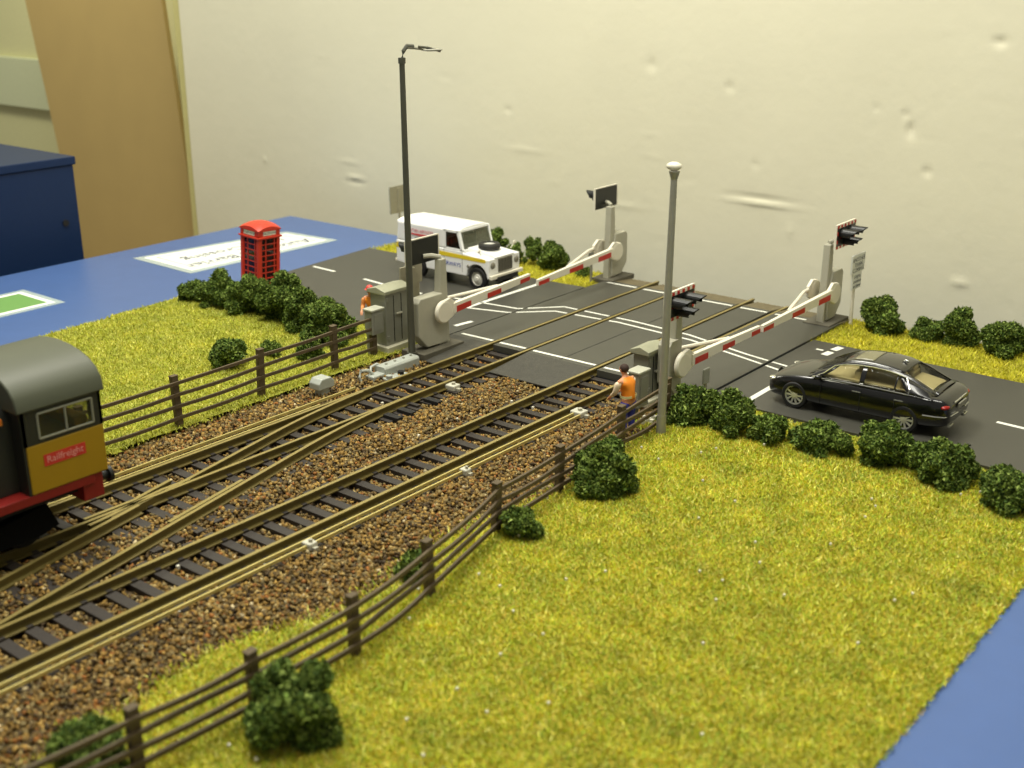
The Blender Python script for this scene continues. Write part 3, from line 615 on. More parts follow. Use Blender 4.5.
t = thing('disconnection_box', 'small pale grey box on a pedestal in the ballast by the far fence', 'equipment box', (20.5, 22.95, -.25))
MB().prism([(-.2, 0), (.2, 0), (.13, .28), (-.13, .28)], 'y', -.13, .13).build('pedestal', M_pm, t, bevel=.02)
MB().prism([(-.28, .28), (.28, .28), (.28, .46), (.16, .58), (-.16, .58), (-.28, .46)], 'y', -.2, .2).build('head', M_pm, t, bevel=.03)

# ---------------------------------------------------------------- road signs
def sign(x, y, rz, label, front, lw=.0):
    t = thing('road_sign', label, 'road sign', (x, y, -.1), rz)
    # local: board in x-z plane, front towards -y when front
    M_b = mat('sign back', (152, 147, 126), .5); M_f = mat('sign face', (208, 208, 196), .45)
    MB().cyl((.38, .05, 0), (.38, .05, 1.35), .055, .05, 10).build('post', M_white if front else M_b, t, smooth=True)
    u = MB(); u.box((-.05, -.03, 1.7), (.88, .03, 2.28)).build('upper_plate', M_f if front else M_b, t, bevel=.008)
    u = MB(); u.box((.08-lw, -.03, 1.18), (.72+lw, .03, 1.7)).build('lower_plate', M_f if front else M_b, t, bevel=.008)
    MB().box((.3, .03, 1.2), (.46, .08, 2.2)).build('rib', M_b, t)
    d = -1
    F_ = lambda x_, z_: frame((x_, -.032, z_), (1, 0, 0), (0, -1, 0))
    text('lettering', 'ANOTHER', .2, F_(.41, 2.12), M_ink, t, .002); text('lettering', 'TRAIN', .2, F_(.41, 1.95), M_ink, t, .002); text('lettering', 'COMING', .2, F_(.41, 1.79), M_ink, t, .002)
    text('lettering', 'if lights', .16, F_(.4, 1.58), M_ink, t, .002); text('lettering', 'continue', .16, F_(.4, 1.43), M_ink, t, .002); text('lettering', 'to show', .16, F_(.4, 1.28), M_ink, t, .002)
    return t
def flip(x, y, label, lw=.0):   # seen from behind: turned half round
    return sign(x, y, PI, label, False, lw)
sign(34.67, 14.5, 0, 'white two plate road sign with black text on a thin post by the wall', True)
flip(25.92, 24.35, 'back of a two plate road sign right behind the dark lamp post')
flip(35.3, 33.9, 'back of a pale road sign on the far verge behind the white vehicle', .14)
def paddle(x, y, h, label):
    t = thing('marker_post', label, 'road sign', (x, y, -.05)); MB().cyl((0, 0, 0), (0, 0, h-.4), .045, .045, 8).build('post', M_mastl, t, smooth=True); MB().box((-.16, -.03, h-.42), (.16, .03, h)).build('plate', mat('grey plate', (140, 140, 128), .5), t, bevel=.05)
paddle(26.2, 14.62, .85, 'small grey marker on a thin post under the near barrier boom')
paddle(34.3, 23.95, 1.05, 'small grey marker on a thin post beside the far barrier')

# ---------------------------------------------------------------- phone box
t = thing('phone_box', 'red telephone kiosk with glazed sides and white signs behind the hedge', 'telephone box', (25.68, 31.66, -.1))
M_ph = mat('kiosk red', (204, 56, 32), .38, var=.06); W = .94; t.rotation_mode = 'QUATERNION'; t.rotation_quaternion = Matrix.Rotation(math.radians(3.6), 3, Vector((.78, .626, 0))).to_quaternion(); Mg = glass('kiosk glass', (40, 20, 14), .35)
MB().box((-.04, -.04, 0), (W+.04, W+.04, .12)).build('plinth', M_ph, t, bevel=.02)
body = MB(); 
for (a, b) in ((0, 0), (W-.13, 0), (0, W-.13), (W-.13, W-.13)): body.box((a, b, .12), (a+.13, b+.13, 2.12))
body.box((0, 0, 1.98), (W, W, 2.3)); body.box((0.03, 0.03, .12), (W-.03, W-.03, .42)); body.build('frame', M_ph, t, bevel=.012)
MB().box((-.05, -.05, 2.0), (W+.05, W+.05, 2.06)).build('cornice', M_ph, t, bevel=.01)
MB().box((.25, .25, .4), (W-.25, W-.25, 1.98)).build('interior', mat('kiosk inside', (56, 14, 8), .7), t)
for side in range(4):
    Mx = Matrix.Translation((W/2, W/2, 0)) @ Matrix.Rotation(side*PI/2, 4, 'Z') @ Matrix.Translation((-W/2, -W/2, 0)); g = MB()
    for i in range(9): z_ = .42+i*(1.56/8); g.box((.13, .025, z_-.016), (W-.13, .06, z_+.016), Mx)
    for u in (.16, .36, .76, .96): g.box((W*u-.02, .025, .42), (W*u+.02, .06, 1.98), Mx)
    nm = 'door' if side == 3 else 'window'
    o = g.build(nm, M_ph, t); MB().box((.13, .045, .42), (W-.13, .052, 1.98), Mx).build('pane', Mg, o)
    MB().box((.2, -.015, 2.1), (W-.2, 0.0, 2.24), Mx).build('sign_plate', M_white, t)
    text('lettering', 'TELEPHONE', .11, Mx @ frame((W/2, -.018, 2.17), (1, 0, 0), (0, -1, 0)), M_ink, t, .001)
rf = MB(); n = 12; vs = []
for i in range(n+1):
    for j in range(n+1):
        u, v = -1+2*i/n, -1+2*j/n; vs.append((W/2+u*(W/2+.03), W/2+v*(W/2+.03), 2.28+.24*(1-.5*u*u-.5*v*v)+.0))
rf.add(vs, [(i*(n+1)+j, (i+1)*(n+1)+j, (i+1)*(n+1)+j+1, i*(n+1)+j+1) for i in range(n) for j in range(n)])
for s in range(n):   # arched rims down to the frame
    for fn in (lambda k: (W/2-1*(W/2+.03), W/2+(-1+2*k/n)*(W/2+.03)), lambda k: (W/2+(W/2+.03), W/2+(-1+2*k/n)*(W/2+.03)), lambda k: (W/2+(-1+2*k/n)*(W/2+.03), W/2-(W/2+.03)), lambda k: (W/2+(-1+2*k/n)*(W/2+.03), W/2+(W/2+.03))):
        a, b = fn(s), fn(s+1); za = 2.28+.24*(.5-.5*(-1+2*s/n)**2); zb_ = 2.28+.24*(.5-.5*(-1+2*(s+1)/n)**2)
        rf.add([(a[0], a[1], 2.26), (b[0], b[1], 2.26), (b[0], b[1], zb_), (a[0], a[1], za)], [(0,1,2,3)])
rf.build('roof', M_ph, t, smooth=True)

# ---------------------------------------------------------------- wheels
def wheel(parent, x, y, r, wd, side, rim_m, spokes=10, rr=.68):
    t_ = MB(); t_.lathe([(r*rr, -wd/2), (r*.93, -wd/2), (r, -wd*.32), (r, wd*.32), (r*.93, wd/2), (r*rr, wd/2), (r*rr, -wd/2)], (0, 0, 0), 'y', 28)
    o = t_.build('wheel', mat('tyre rubber', (20, 20, 19), .7), parent, smooth=True, loc=(x, y, r))
    q = MB(); s = side
    yf = s*wd*.42
    if spokes:
        q.lathe([(r*rr, yf), (r*rr*.9, yf), (r*rr*.9, yf-s*.06)], (0,0,0), 'y', 28); q.lathe([(0, yf+s*.01), (r*.14, yf+s*.01), (r*.16, yf-s*.03)], (0,0,0), 'y', 16)
        for i in range(spokes):
            a = 2*PI*i/spokes; M = Matrix.Rotation(a, 4, 'Y'); w0, w1 = r*.05, r*.07
            y0_, y1_ = sorted((yf-s*.03, yf))
            q.add([(r*.1, y0_, -w0), (r*.1, y1_, -w0), (r*.1, y1_, w0), (r*.1, y0_, w0), (r*rr*.95, y0_, -w1), (r*rr*.95, y1_, -w1), (r*rr*.95, y1_, w1), (r*rr*.95, y0_, w1)], [(0,1,2,3),(4,7,6,5),(0,4,5,1),(1,5,6,2),(2,6,7,3),(3,7,4,0)], M)
        MB().lathe([(0, yf-s*.05), (r*rr*.92, yf-s*.05)], (0,0,0), 'y', 24).build('brake_disc', M_dark, o)
    else:
        q.lathe([(r*rr, yf), (r*rr*.92, yf-s*.05), (r*.42, yf-s*.03), (r*.36, yf+s*.01), (r*.2, yf+s*.01), (r*.17, yf+s*.06), (0, yf+s*.06)], (0,0,0), 'y', 24)
    q.build('rim', rim_m, o, smooth=True); return o

# ---------------------------------------------------------------- black saloon
def saloon():
    t = thing('car', 'shiny black saloon car on the road behind the near hedge', 'car', (27.85, 11.08, 0), PI/2 + .02)
    M_p = mat('black car paint', (9, 9, 8), .25, 0, var=.05, coat=.7); M_chr = mat('chrome', (215, 215, 205), .15, .9, var=.02); M_al = mat('alloy wheel', (205, 205, 196), .3, .6, var=.03)
    M_int = mat('beige leather', (232, 216, 168), .6); M_gl = glass('car glass', (30, 30, 26), .86)
    st = [(2.26,.50,.50,.54,.34),(2.23,.66,.56,.60,.26),(2.14,.80,.62,.69,.2),(1.96,.88,.70,.79,.19),(1.6,.93,.80,.90,.19),(1.0,.94,.87,.97,.19),(.4,.945,.90,.95,.19),(-.5,.945,.93,.96,.19),(-1.2,.945,.955,1.0,.19),(-1.8,.93,.965,1.03,.20),(-2.15,.895,.95,1.03,.24),(-2.32,.83,.90,.99,.28),(-2.41,.74,.78,.86,.34),(-2.44,.6,.66,.72,.42)]
    b = MB(); R = []
    for (x, w_, zs, zc, zb) in st:
        h = zs-zb; R.append([(x, 0, zb), (x, w_*.86, zb), (x, w_*.97, zb+h*.12), (x, w_, zb+h*.42), (x, w_*.995, zb+h*.62), (x, w_*.975, zb+h*.8), (x, w_*.93, zs), (x, w_*.80, zs+(zc-zs)*.55), (x, w_*.45, zc-.01), (x, 0, zc)])
    n = len(R[0]); vs = []; idx = []
    for r_ in R:
        row = [(p[0], p[1], p[2]) for p in r_] + [(p[0], -p[1], p[2]) for p in r_[-2:0:-1]]; vs += row
    m = 2*n-2; fs = [(i*m+j, i*m+(j+1) % m, (i+1)*m+(j+1) % m, (i+1)*m+j) for i in range(len(R)-1) for j in range(m)]; fs += [tuple(range(m))[::-1], tuple(range((len(R)-1)*m, len(R)*m))]
    b.add(vs, fs); body = b.build('body', M_p, t, smooth='all'); sd = body.modifiers.new('s', 'SUBSURF'); sd.levels = 2; sd.render_levels = 2
    cut = MB()
    for x in (1.41, -1.41):
        for s in (-1, 1): cut.cyl((x, s*.66, .345), (x, s*1.2, .345), .40, n=32)
    co = cut.build('wheel_cut', M_dark); bo = body.modifiers.new('b', 'BOOLEAN'); bo.operation = 'DIFFERENCE'; bo.object = co; bo.solver = 'EXACT'; bake(body); bpy.data.objects.remove(co)
    for x in (1.41, -1.41):
        for s in (-1, 1): wheel(t, x, s*.83, .345, .22, s, M_al, 10, .72)
    # greenhouse: arc = (x, z, half width of roof edge), belt = (half width, z)
    arc = [(1.12,.955,.74),(.85,1.12,.68),(.55,1.27,.63),(.25,1.385,.60),(-.1,1.44,.59),(-.5,1.46,.59),(-.9,1.435,.585),(-1.2,1.37,.58),(-1.5,1.27,.58),(-1.8,1.14,.59),(-2.08,1.02,.62)]
    def A(x):
        for (a, b_) in zip(arc[:-1], arc[1:]):
            if b_[0] <= x <= a[0]: f = (a[0]-x)/(a[0]-b_[0]); return (a[1]+(b_[1]-a[1])*f, a[2]+(b_[2]-a[2])*f)
        return arc[-1][1:]
    def belt(x): return (.885, .905+.03*min(1, max(0, (1-x)/2.6)))
    def side_pt(x, f, s, o=0.0):
        z, w_ = A(x); bw, bz_ = belt(x); z = max(z, bz_+.02); e = .04*math.sin(PI*f); return (x, s*(bw+(w_-bw)*f+e+o), bz_+(z-bz_)*f)
    def strip_side(name, x0, x1, f0, f1, mt, o=0.0, n=8, par=None, x0t=None, x1t=None, solid=0):
        q = MB(); vs = []; k = 5
        for i in range(n+1):
            for j in range(k):
                f = f0+(f1-f0)*j/(k-1); xa = x0+((x0t if x0t is not None else x0)-x0)*(f-f0)/(f1-f0); xb = x1+((x1t if x1t is not None else x1)-x1)*(f-f0)/(f1-f0); x = xa+(xb-xa)*i/n
                vs.append(side_pt(x, f, s, o))
        q.add(vs, [(i*k+j, (i+1)*k+j, (i+1)*k+j+1, i*k+j+1) for i in range(n) for j in range(k-1)]); ob = q.build(name, mt, par or t, smooth='all')
        sdm = ob.modifiers.new('s', 'SOLIDIFY'); sdm.thickness = .02; return ob
    for s in (1, -1):
        pf = MB()
        strip_side('side_frame', 1.12, -2.08, 0, .1, M_p, n=20); strip_side('side_frame', 1.1, -2.06, .86, 1, M_p, n=20)
        strip_side('side_pillar', 1.12, .84, .1, .86, M_p, x0t=.93, x1t=.38); strip_side('side_pillar', -.22, -.34, .1, .86, M_p); strip_side('side_pillar', -1.42, -2.06, .1, .86, M_p, x1t=-1.9, x0t=-1.12)
        strip_side('side_window', .84, -.22, .1, .86, M_gl, x0t=.38); strip_side('side_window', -.34, -1.1, .1, .86, M_gl, x1t=-1.1); strip_side('quarter_window', -1.12, -1.42, .1, .86, M_gl, x1t=-1.12)
        strip_side('window_divider', -1.08, -1.12, .1, .84, M_p, .004, n=1)
        # chrome surround
        ch = [side_pt(1.0-.0*i+(-2.45/16)*i, .08, s, .012) for i in range(17)]; ch2 = [side_pt(x, .88, s, .012) for x in np.linspace(-1.3, .5, 14)]
        MB().tube(ch + [side_pt(-1.45, .4, s, .012)] + ch2 + [side_pt(.72, .5, s, .012), side_pt(.98, .1, s, .012)], .014, 5).build('window_trim', M_chr, t)
        MB().ball((.78, s*1.0, .98), (.09, .09, .065), 10).build('wing_mirror', M_p, t, smooth='all')
        for x in (-.2, -1.25): MB().box((x-.11, s*.935-.012, .78), (x+.11, s*.935+.012, .805)).build('door_handle', M_chr, t, bevel=.008)
        for xs in (.72, -.3, -1.15): MB().tube([(xs, s*.937, .86), (xs, s*.95, .62), (xs, s*.935, .3)], .006, 4).build('door_gap', M_dark, t)
        MB().ball((2.08, s*.72, .635), (.13, .12, .05), 10).build('headlamp', M_chr, t, smooth='all')
        MB().ball((-2.3, s*.70, .79), (.105, .17, .06), 12).build('tail_lamp', mat('tail lamp', (150, 22, 14), .25), t, smooth='all')
        MB().tube([(-1.85, s*.925, .56), (-2.15, s*.9, .57), (-2.34, s*.82, .57), (-2.43, s*.6, .57), (-2.46, s*.25, .57)], .016, 6).build('bumper_trim', M_chr, t)
        MB().box((-2.44, s*.5-.12, .27), (-2.36, s*.5+.12, .33)).build('exhaust_tip', M_chr, t, bevel=.01)
    def top(name, x0, x1, mt, wf=1.0, o=0.0, n=10, par=None):
        q = MB(); vs = []; k = 9
        for i in range(n+1):
            x = x0+(x1-x0)*i/n; z, w_ = A(x)
            for j in range(k): u = -1+2*j/(k-1); vs.append((x, u*w_*wf, z+.045*(1-(u*wf)**2)*min(1, (1.12-x)*3+.1)*1+o))
        q.add(vs, [(i*k+j, (i+1)*k+j, (i+1)*k+j+1, i*k+j+1) for i in range(n) for j in range(k-1)]); ob = q.build(name, mt, par or t, smooth='all'); sdm = ob.modifiers.new('s', 'SOLIDIFY'); sdm.thickness = .015; return ob
    top('windscreen', 1.12, .3, M_gl); top('roof', .3, -1.2, M_p); top('rear_window', -1.2, -2.0, M_gl, .93); top('rear_frame', -2.0, -2.08, M_p)
    q = MB()
    for s in (1, -1):
        vs = []
        for i in range(9):
            x = -1.2-.8*i/8; z, w_ = A(x); vs += [(x, s*w_*.92, z+.008), (x, s*w_*1.0, z)]
        q.add(vs, [(2*i, 2*i+1, 2*i+3, 2*i+2) for i in range(8)])
    q.build('rear_pillar', M_p, t)
    top('sunroof', .12, -.38, mat('sunroof glass', (120, 116, 88), .2), .72, .012)
    MB().ball((-1.02, 0, 1.49), (.09, .02, .035), 8).build('aerial_fin', M_chr, t, smooth='all')
    # interior
    MB().box((-1.95, -.68, .9), (.9, .68, .985)).build('interior_tub', M_int, t)
    for (x, y) in ((.0, .36), (.0, -.36), (-1.05, .38), (-1.05, -.38)):
        b_ = MB(); b_.box((x-.14, y-.24, .95), (x+.02, y+.24, 1.2)); b_.box((x-.13, y-.12, 1.22), (x-.03, y+.12, 1.34)); b_.build('seat', M_int, t, bevel=.04)
    MB().prism([(-1.25, .98), (-1.25, 1.12), (-1.8, 1.04), (-1.95, .98)], 'y', -.56, .56).build('parcel_shelf', M_int, t, bevel=.02)
    MB().box((.72, -.66, .95), (.98, .66, 1.04)).build('dashboard', M_dark, t, bevel=.02)
    MB().lathe([(.16, -.015), (.18, 0), (.16, .015)], (.62, -.36, 1.05), 'x', 18).build('steering_wheel', M_dark, t)
    MB().box((-2.49, -.26, .68), (-2.45, .26, .79)).build('number_plate', mat('plate pale', (130, 128, 112), .5), t)
    MB().box((-2.43, -.42, .84), (-2.4, .42, .86)).build('boot_trim', M_chr, t)
    MB().lathe([(0, .03), (.16, .03), (.2, 0)], (2.24, .0, .48), 'x', 12).build('grille', M_chr, t)
    return t
saloon()

# ---------------------------------------------------------------- white four wheel drive
def offroader():
    t = thing('car', 'white long wheelbase four wheel drive with yellow stripe and bonnet spare wheel', 'car', (31.58, 27.62, 0), -PI/2)
    Mw = mat('white car paint', (240, 240, 236), .35, coat=.3, var=.03); My = mat('yellow stripe', (226, 200, 40), .5, var=.04); Mgl = glass('dark cab glass', (30, 28, 22), .45); Mpale = mat('pale grille', (120, 116, 100), .5); Mrim = mat('pale rim', (204, 202, 190), .4)
    L2, W2 = 2.3, .84
    # lower body side profile (x forward), wheel arches cut out
    def arch(cx, r, n=8): return [(cx+r*math.cos(PI*i/n), .42+r*math.sin(PI*i/n)*1.0) for i in range(n+1)][::-1]
    prof = [(-2.4, .48)] + arch(-1.42, .47) + arch(1.38, .47) + [(1.93, .48), (1.93, 1.12), (.78, 1.2), (.72, 1.26), (-2.4, 1.26)]
    b = MB(); b.prism(prof, 'y', -W2, W2); body = b.build('body', Mw, t, bevel=.03)
    MB().box((-2.1, -.55, .35), (2.1, .55, .5)).build('chassis', M_dark, t)
    # bonnet, wings
    MB().prism([(.72, 1.18), (1.95, 1.12), (1.95, 1.16), (1.78, 1.24), (.72, 1.34)], 'y', -.52, .52).build('bonnet', Mw, t, bevel=.03)
    # hard top
    MB().prism([(-2.4, 1.26), (-.12, 1.26), (-.12, 1.95), (-2.32, 1.95)], 'y', -W2+.02, W2-.02).build('rear_body', Mw, t, bevel=.06)
    rf_ = MB(); sec = [(-.8, 1.88), (-.78, 1.96), (-.6, 2.02), (0, 2.05), (.6, 2.02), (.78, 1.96), (.8, 1.88)]; rf_.prism(sec, 'x', -2.38, .57); rf_.build('roof', Mw, t, smooth=True, bevel=.02)
    # cab frame and glass
    for s in (-1, 1):
        y0_, y1_ = sorted((s*(W2-.05), s*(W2-.01)))
        f = MB(); f.prism([(-.12, 1.26), (-.02, 1.26), (-.02, 1.94), (-.12, 1.94)], 'y', y0_, y1_); f.prism([(.66, 1.26), (.76, 1.26), (.56, 1.94), (.46, 1.94)], 'y', y0_, y1_); f.prism([(-.1, 1.86), (.55, 1.86), (.55, 1.95), (-.1, 1.95)], 'y', y0_, y1_); f.prism([(-.1, 1.26), (.74, 1.26), (.73, 1.32), (-.1, 1.32)], 'y', y0_, y1_); f.build('door_frame', Mw, t, bevel=.008)
        MB().prism([(-.02, 1.3), (.68, 1.3), (.5, 1.88), (-.02, 1.88)], 'y', s*(W2-.035), s*(W2-.03)).build('door_window', Mgl, t)
        o = MB(); yy = sorted((s*W2, s*(W2+.008))); o.prism([(-2.37, 1.0), (1.75, 1.0), (1.8, 1.05), (1.75, 1.12), (-2.37, 1.18)], 'y', *yy); o.build('yellow_stripe', My, t)
        for x in (-.1, .74): MB().box((x-.006, yy[0]+.001, .55), (x+.006, yy[1]+.003, 1.25)).build('door_gap', mat('shut line', (120, 116, 104), .6), t)
        text('lettering', 'AIRWAYS', .2, frame((.25, s*(W2+.012), .76), (-s, 0, 0), (0, s, 0)), mat('blue lettering', (70, 84, 160), .5), t, .002)
        MB().prism([(-2.0, 1.6), (-.5, 1.6), (-.6, 1.5), (-1.6, 1.55)] if s < 0 else [(-2.0, 1.6), (-.5, 1.6), (-.6, 1.5), (-1.6, 1.55)], 'y', *yy).build('red_flash', mat('red flash', (206, 60, 60), .5), t)
        text('lettering', 'BRITISH AIRWAYS', .15, frame((-1.2, s*(W2+.0), 1.7), (-s, 0, 0), (0, s, 0)), mat('red lettering', (190, 80, 90), .5), t, .002)
        MB().ball((1.94, s*.64, .9), (.05, .12, .12), 12).build('headlamp', Mpale, t, smooth='all')
        MB().ball((1.0, s*(W2+.01), .78), (.06, .02, .06), 8).build('filler_cap', Mpale, t, smooth='all')
        MB().tube([(1.55, s*.8, 1.2), (1.6, s*.93, 1.36)], .015, 5).build('mirror_stalk', M_white, t); MB().ball((1.6, s*.95, 1.4), (.03, .08, .07), 8).build('mirror', M_white, t, smooth='all')
        for z_ in (1.02, .84): MB().ball((-2.41, s*.7, z_), (.03, .06, .06), 8).build('tail_lamp', mat('tail lamp', (0,0,0)), t, smooth='all')
    MB().add([(.74, -.74, 1.3), (.74, .74, 1.3), (.56, .72, 1.9), (.56, -.72, 1.9)], [(0, 1, 2, 3)]).build('windscreen', glass('screen glass', (96, 98, 80), .35), t)
    f = MB(); 
    for y_ in (-.8, .74): f.prism([(.70, 1.24), (.78, 1.24), (.6, 1.95), (.52, 1.95)], 'y', y_, y_+.06)
    f.box((.7, -.8, 1.22), (.8, .8, 1.3)); f.box((.5, -.8, 1.88), (.6, .8, 1.96)); f.build('screen_frame', Mw, t, bevel=.008)
    MB().box((.0, -.7, 1.2), (.5, .7, 1.25)).build('cab_floor', M_dark, t)
    for y_ in (-.4, .4): b_ = MB(); b_.box((-.06, y_-.25, 1.22), (.1, y_+.25, 1.6)); b_.build('seat', M_dark, t, bevel=.04)
    # grille, bumper, spare
    MB().box((1.93, -.36, .62), (1.97, .36, 1.1)).build('grille', Mpale, t, bevel=.01)
    g = MB(); [g.box((1.97, -.34+i*.085, .65), (1.985, -.32+i*.085, 1.07)) for i in range(9)]; g.build('grille_bars', M_dark, t)
    MB().box((1.95, -.86, .44), (2.07, .86, .58)).build('bumper', M_white, t, bevel=.02)
    MB().box((-2.48, -.84, .46), (-2.4, .84, .56)).build('rear_bumper', M_white, t, bevel=.02)
    MB().box((-2.415, -.5, .6), (-2.4, .5, 1.8)).build('rear_door', Mw, t, bevel=.01)
    sp = MB(); sp.lathe([(.2, -.1), (.34, -.1), (.38, -.05), (.38, .05), (.34, .1), (.22, .1), (.2, -.1)], (1.26, 0, 1.39), 'z', 28); so = sp.build('spare_wheel', mat('spare tyre', (42, 40, 34), .7), t, smooth=True)
    MB().lathe([(.23, .07), (.18, .03), (.1, .05), (0, .07)], (1.26, 0, 1.39), 'z', 20).build('spare_rim', Mrim, so, smooth=True)
    for x in (1.38, -1.42):
        for s in (-1, 1): wheel(t, x, s*.72, .39, .22, s, Mrim, 0, .62)
offroader()

# ---------------------------------------------------------------- locomotive (cab end)
def loco():
    t = thing('locomotive', 'grey and yellow diesel locomotive with red underframe at the left edge', 'locomotive', (0, 21.34, 0))
    Mgr = mat('grey green bodywork', (74, 77, 60), .5, var=.05); Mdk = mat('dark olive panel', (34, 36, 28), .5); Mye = mat('loco yellow', (160, 126, 14), .45, var=.05); Mrd = mat('loco red', (128, 24, 17), .5); Mgl = glass('loco glass', (70, 74, 60), .75)
    W2 = 1.36; x0, x1 = 10.5, 12.16
    def roofsec(w_, ze, zc, n=12): return [(-w_*math.cos(PI*i/n), ze+(zc-ze)*math.sin(PI*i/n)**.75) for i in range(n+1)]
    cabw = MB(); cabw.box((x0+.03, -W2, 1.3), (x1, W2, 2.28)); MB().box((x0-.02, -W2+.02, 1.3), (x0+.03, W2-.02, 3.0)).build('cab_back', Mdk, t); cabw.build('cab_side', Mye, t, bevel=.03)
    up = MB()
    for (a, b, c, d_) in ((x0, x0+.3, 2.28, 3.0), (x1-.18, x1, 2.28, 3.0)):
        for s in (-1, 1): y0_, y1_ = sorted((s*W2, s*(W2-.1))); up.box((a, y0_, c), (b, y1_, d_))
    for s in (-1, 1): y0_, y1_ = sorted((s*W2, s*(W2-.1))); up.box((x0+.3, y0_, 2.86), (x1-.18, y1_, 3.0)); up.box((x0+.3, y0_, 2.28), (x1-.18, y1_, 2.36))
    up.box((x0, -W2, 2.28), (x0+.06, W2, 3.0)); up.box((x1-.06, -W2, 2.28), (x1, -.95, 3.0)); up.box((x1-.06, .95, 2.28), (x1, W2, 3.0)); up.box((x1-.06, -.12, 2.28), (x1, .12, 3.0)); up.build('window_surround', Mdk, t)
    MB().prism(roofsec(W2+.06, 2.96, 3.72), 'x', x0-.1, x1+.08).build('cab_roof', Mgr, t, smooth=True, bevel=.03)
    for s in (-1, 1):
        fr_ = MB(); y_ = s*(W2+.0); a, b, c, d_ = x0+.32, x1-.2, 2.37, 2.86
        for (p, q) in (((a, c), (b, c)), ((b, c), (b, d_)), ((b, d_), (a, d_)), ((a, d_), (a, c)), (((a+b)/2, c), ((a+b)/2, d_))): fr_.tube([(p[0], y_, p[1]), (q[0], y_, q[1])], .025, 6)
        o = fr_.build('side_window', mat('pale window rubber', (136, 136, 116), .5), t); MB().box((a, min(y_, y_-s*.04), c), (b, max(y_, y_-s*.04)-.02, d_)).build('pane', Mgl, o)
        lab = MB(); yy = sorted((s*W2, s*(W2+.01))); lab.box((x0+.34, yy[0], 1.80), (x0+1.22, yy[1], 2.03)); pl_ = lab.build('name_label', mat('label red', (196, 52, 40), .5), t)
        text('lettering', 'Railfreight', .19, frame((x0+.78, s*(W2+.013), 1.92), (-s, 0, 0), (0, s, 0)), mat('label lettering', (222, 150, 140), .5), pl_, .002)
    for y_ in (-.55, .55): MB().box((x1-.03, y_-.36, 2.36), (x1-.01, y_+.36, 2.9)).build('cab_front_window', Mgl, t)
    MB().box((x0+.5, -.5, 2.0), (x0+.7, .1, 2.75)).build('driver_seat', mat('orange seat', (190, 130, 30), .6), t, bevel=.05); MB().box((x1-.45, -1.1, 2.0), (x1-.15, 1.1, 2.45)).build('control_desk', mat('orange desk', (200, 150, 40), .6), t, bevel=.04)
    # bonnet going back out of view
    MB().prism([(-1.0, 1.3), (1.0, 1.3)] + roofsec(1.0, 2.7, 3.3)[::-1], 'x', -1.5, x0).build('bonnet', Mdk, t, smooth=True, bevel=.02)
    for k in range(7): MB().box((1.0+k*1.25, -1.02, 1.5), (1.9+k*1.25, -1.0, 2.6)).build('bonnet_door', Mdk, t, bevel=.01)
    MB().box((9.6, -1.06, 2.72), (10.3, -.98, 2.84)).build('orange_marker', mat('orange marking', (210, 120, 30), .5), t)
    # underframe
    MB().box((-1.6, -1.34, 1.12), (11.85, 1.34, 1.3)).build('solebar', Mrd, t, bevel=.01); MB().box((-1.6, -1.1, .95), (11.6, 1.1, 1.12)).build('underframe', M_dark, t)
    MB().box((11.6, -1.3, .78), (12.05, 1.3, 1.3)).build('buffer_beam', Mrd, t, bevel=.02)
    for s in (-1, 1):
        bf = MB(); bf.cyl((12.05, s*.9-.15, 1.07), (12.3, s*.9-.15, 1.07), .11, .09, 14); bf.cyl((12.28, s*.9-.15, 1.07), (12.36, s*.9-.15, 1.07), .17, .17, 18); bf.build('buffer', M_black, t, smooth=True)
    MB().tube([(12.05, 0, .95), (12.3, 0, .9), (12.4, 0, .7), (12.25, 0, .6)], .05, 8).build('coupling', M_dark, t)
    for cx in (9.3, 1.6):
        bg = MB(); 
        for s in (-1, 1): y0_, y1_ = sorted((s*.78, s*.95)); bg.prism([(cx-1.9, .35), (cx-1.5, .25), (cx+1.5, .25), (cx+1.9, .35), (cx+1.7, .85), (cx+.8, .72), (cx, .62), (cx-.8, .72), (cx-1.7, .85)], 'y', y0_, y1_)
        bg.box((cx-.6, -.8, .4), (cx+.6, .8, .9)); bg.build('bogie', mat('bogie black', (9, 9, 8), .9, spec=.15), t)
        for dx in (-1.3, 1.3):
            wz = MB(); 
            for s in (-1, 1): wz.lathe([(0, -.06), (.5, -.06), (.5, .06), (0, .06)], (cx+dx, s*.63, .51), 'y', 24)
            wz.cyl((cx+dx, -.63, .51), (cx+dx, .63, .51), .08); wz.build('wheelset', mat('wheel steel', (40, 38, 34), .5, .4), t, smooth=True)
    MB().box((4.2, -1.1, .45), (6.8, 1.1, .95)).build('fuel_tank', M_dark, t, bevel=.03)
loco()

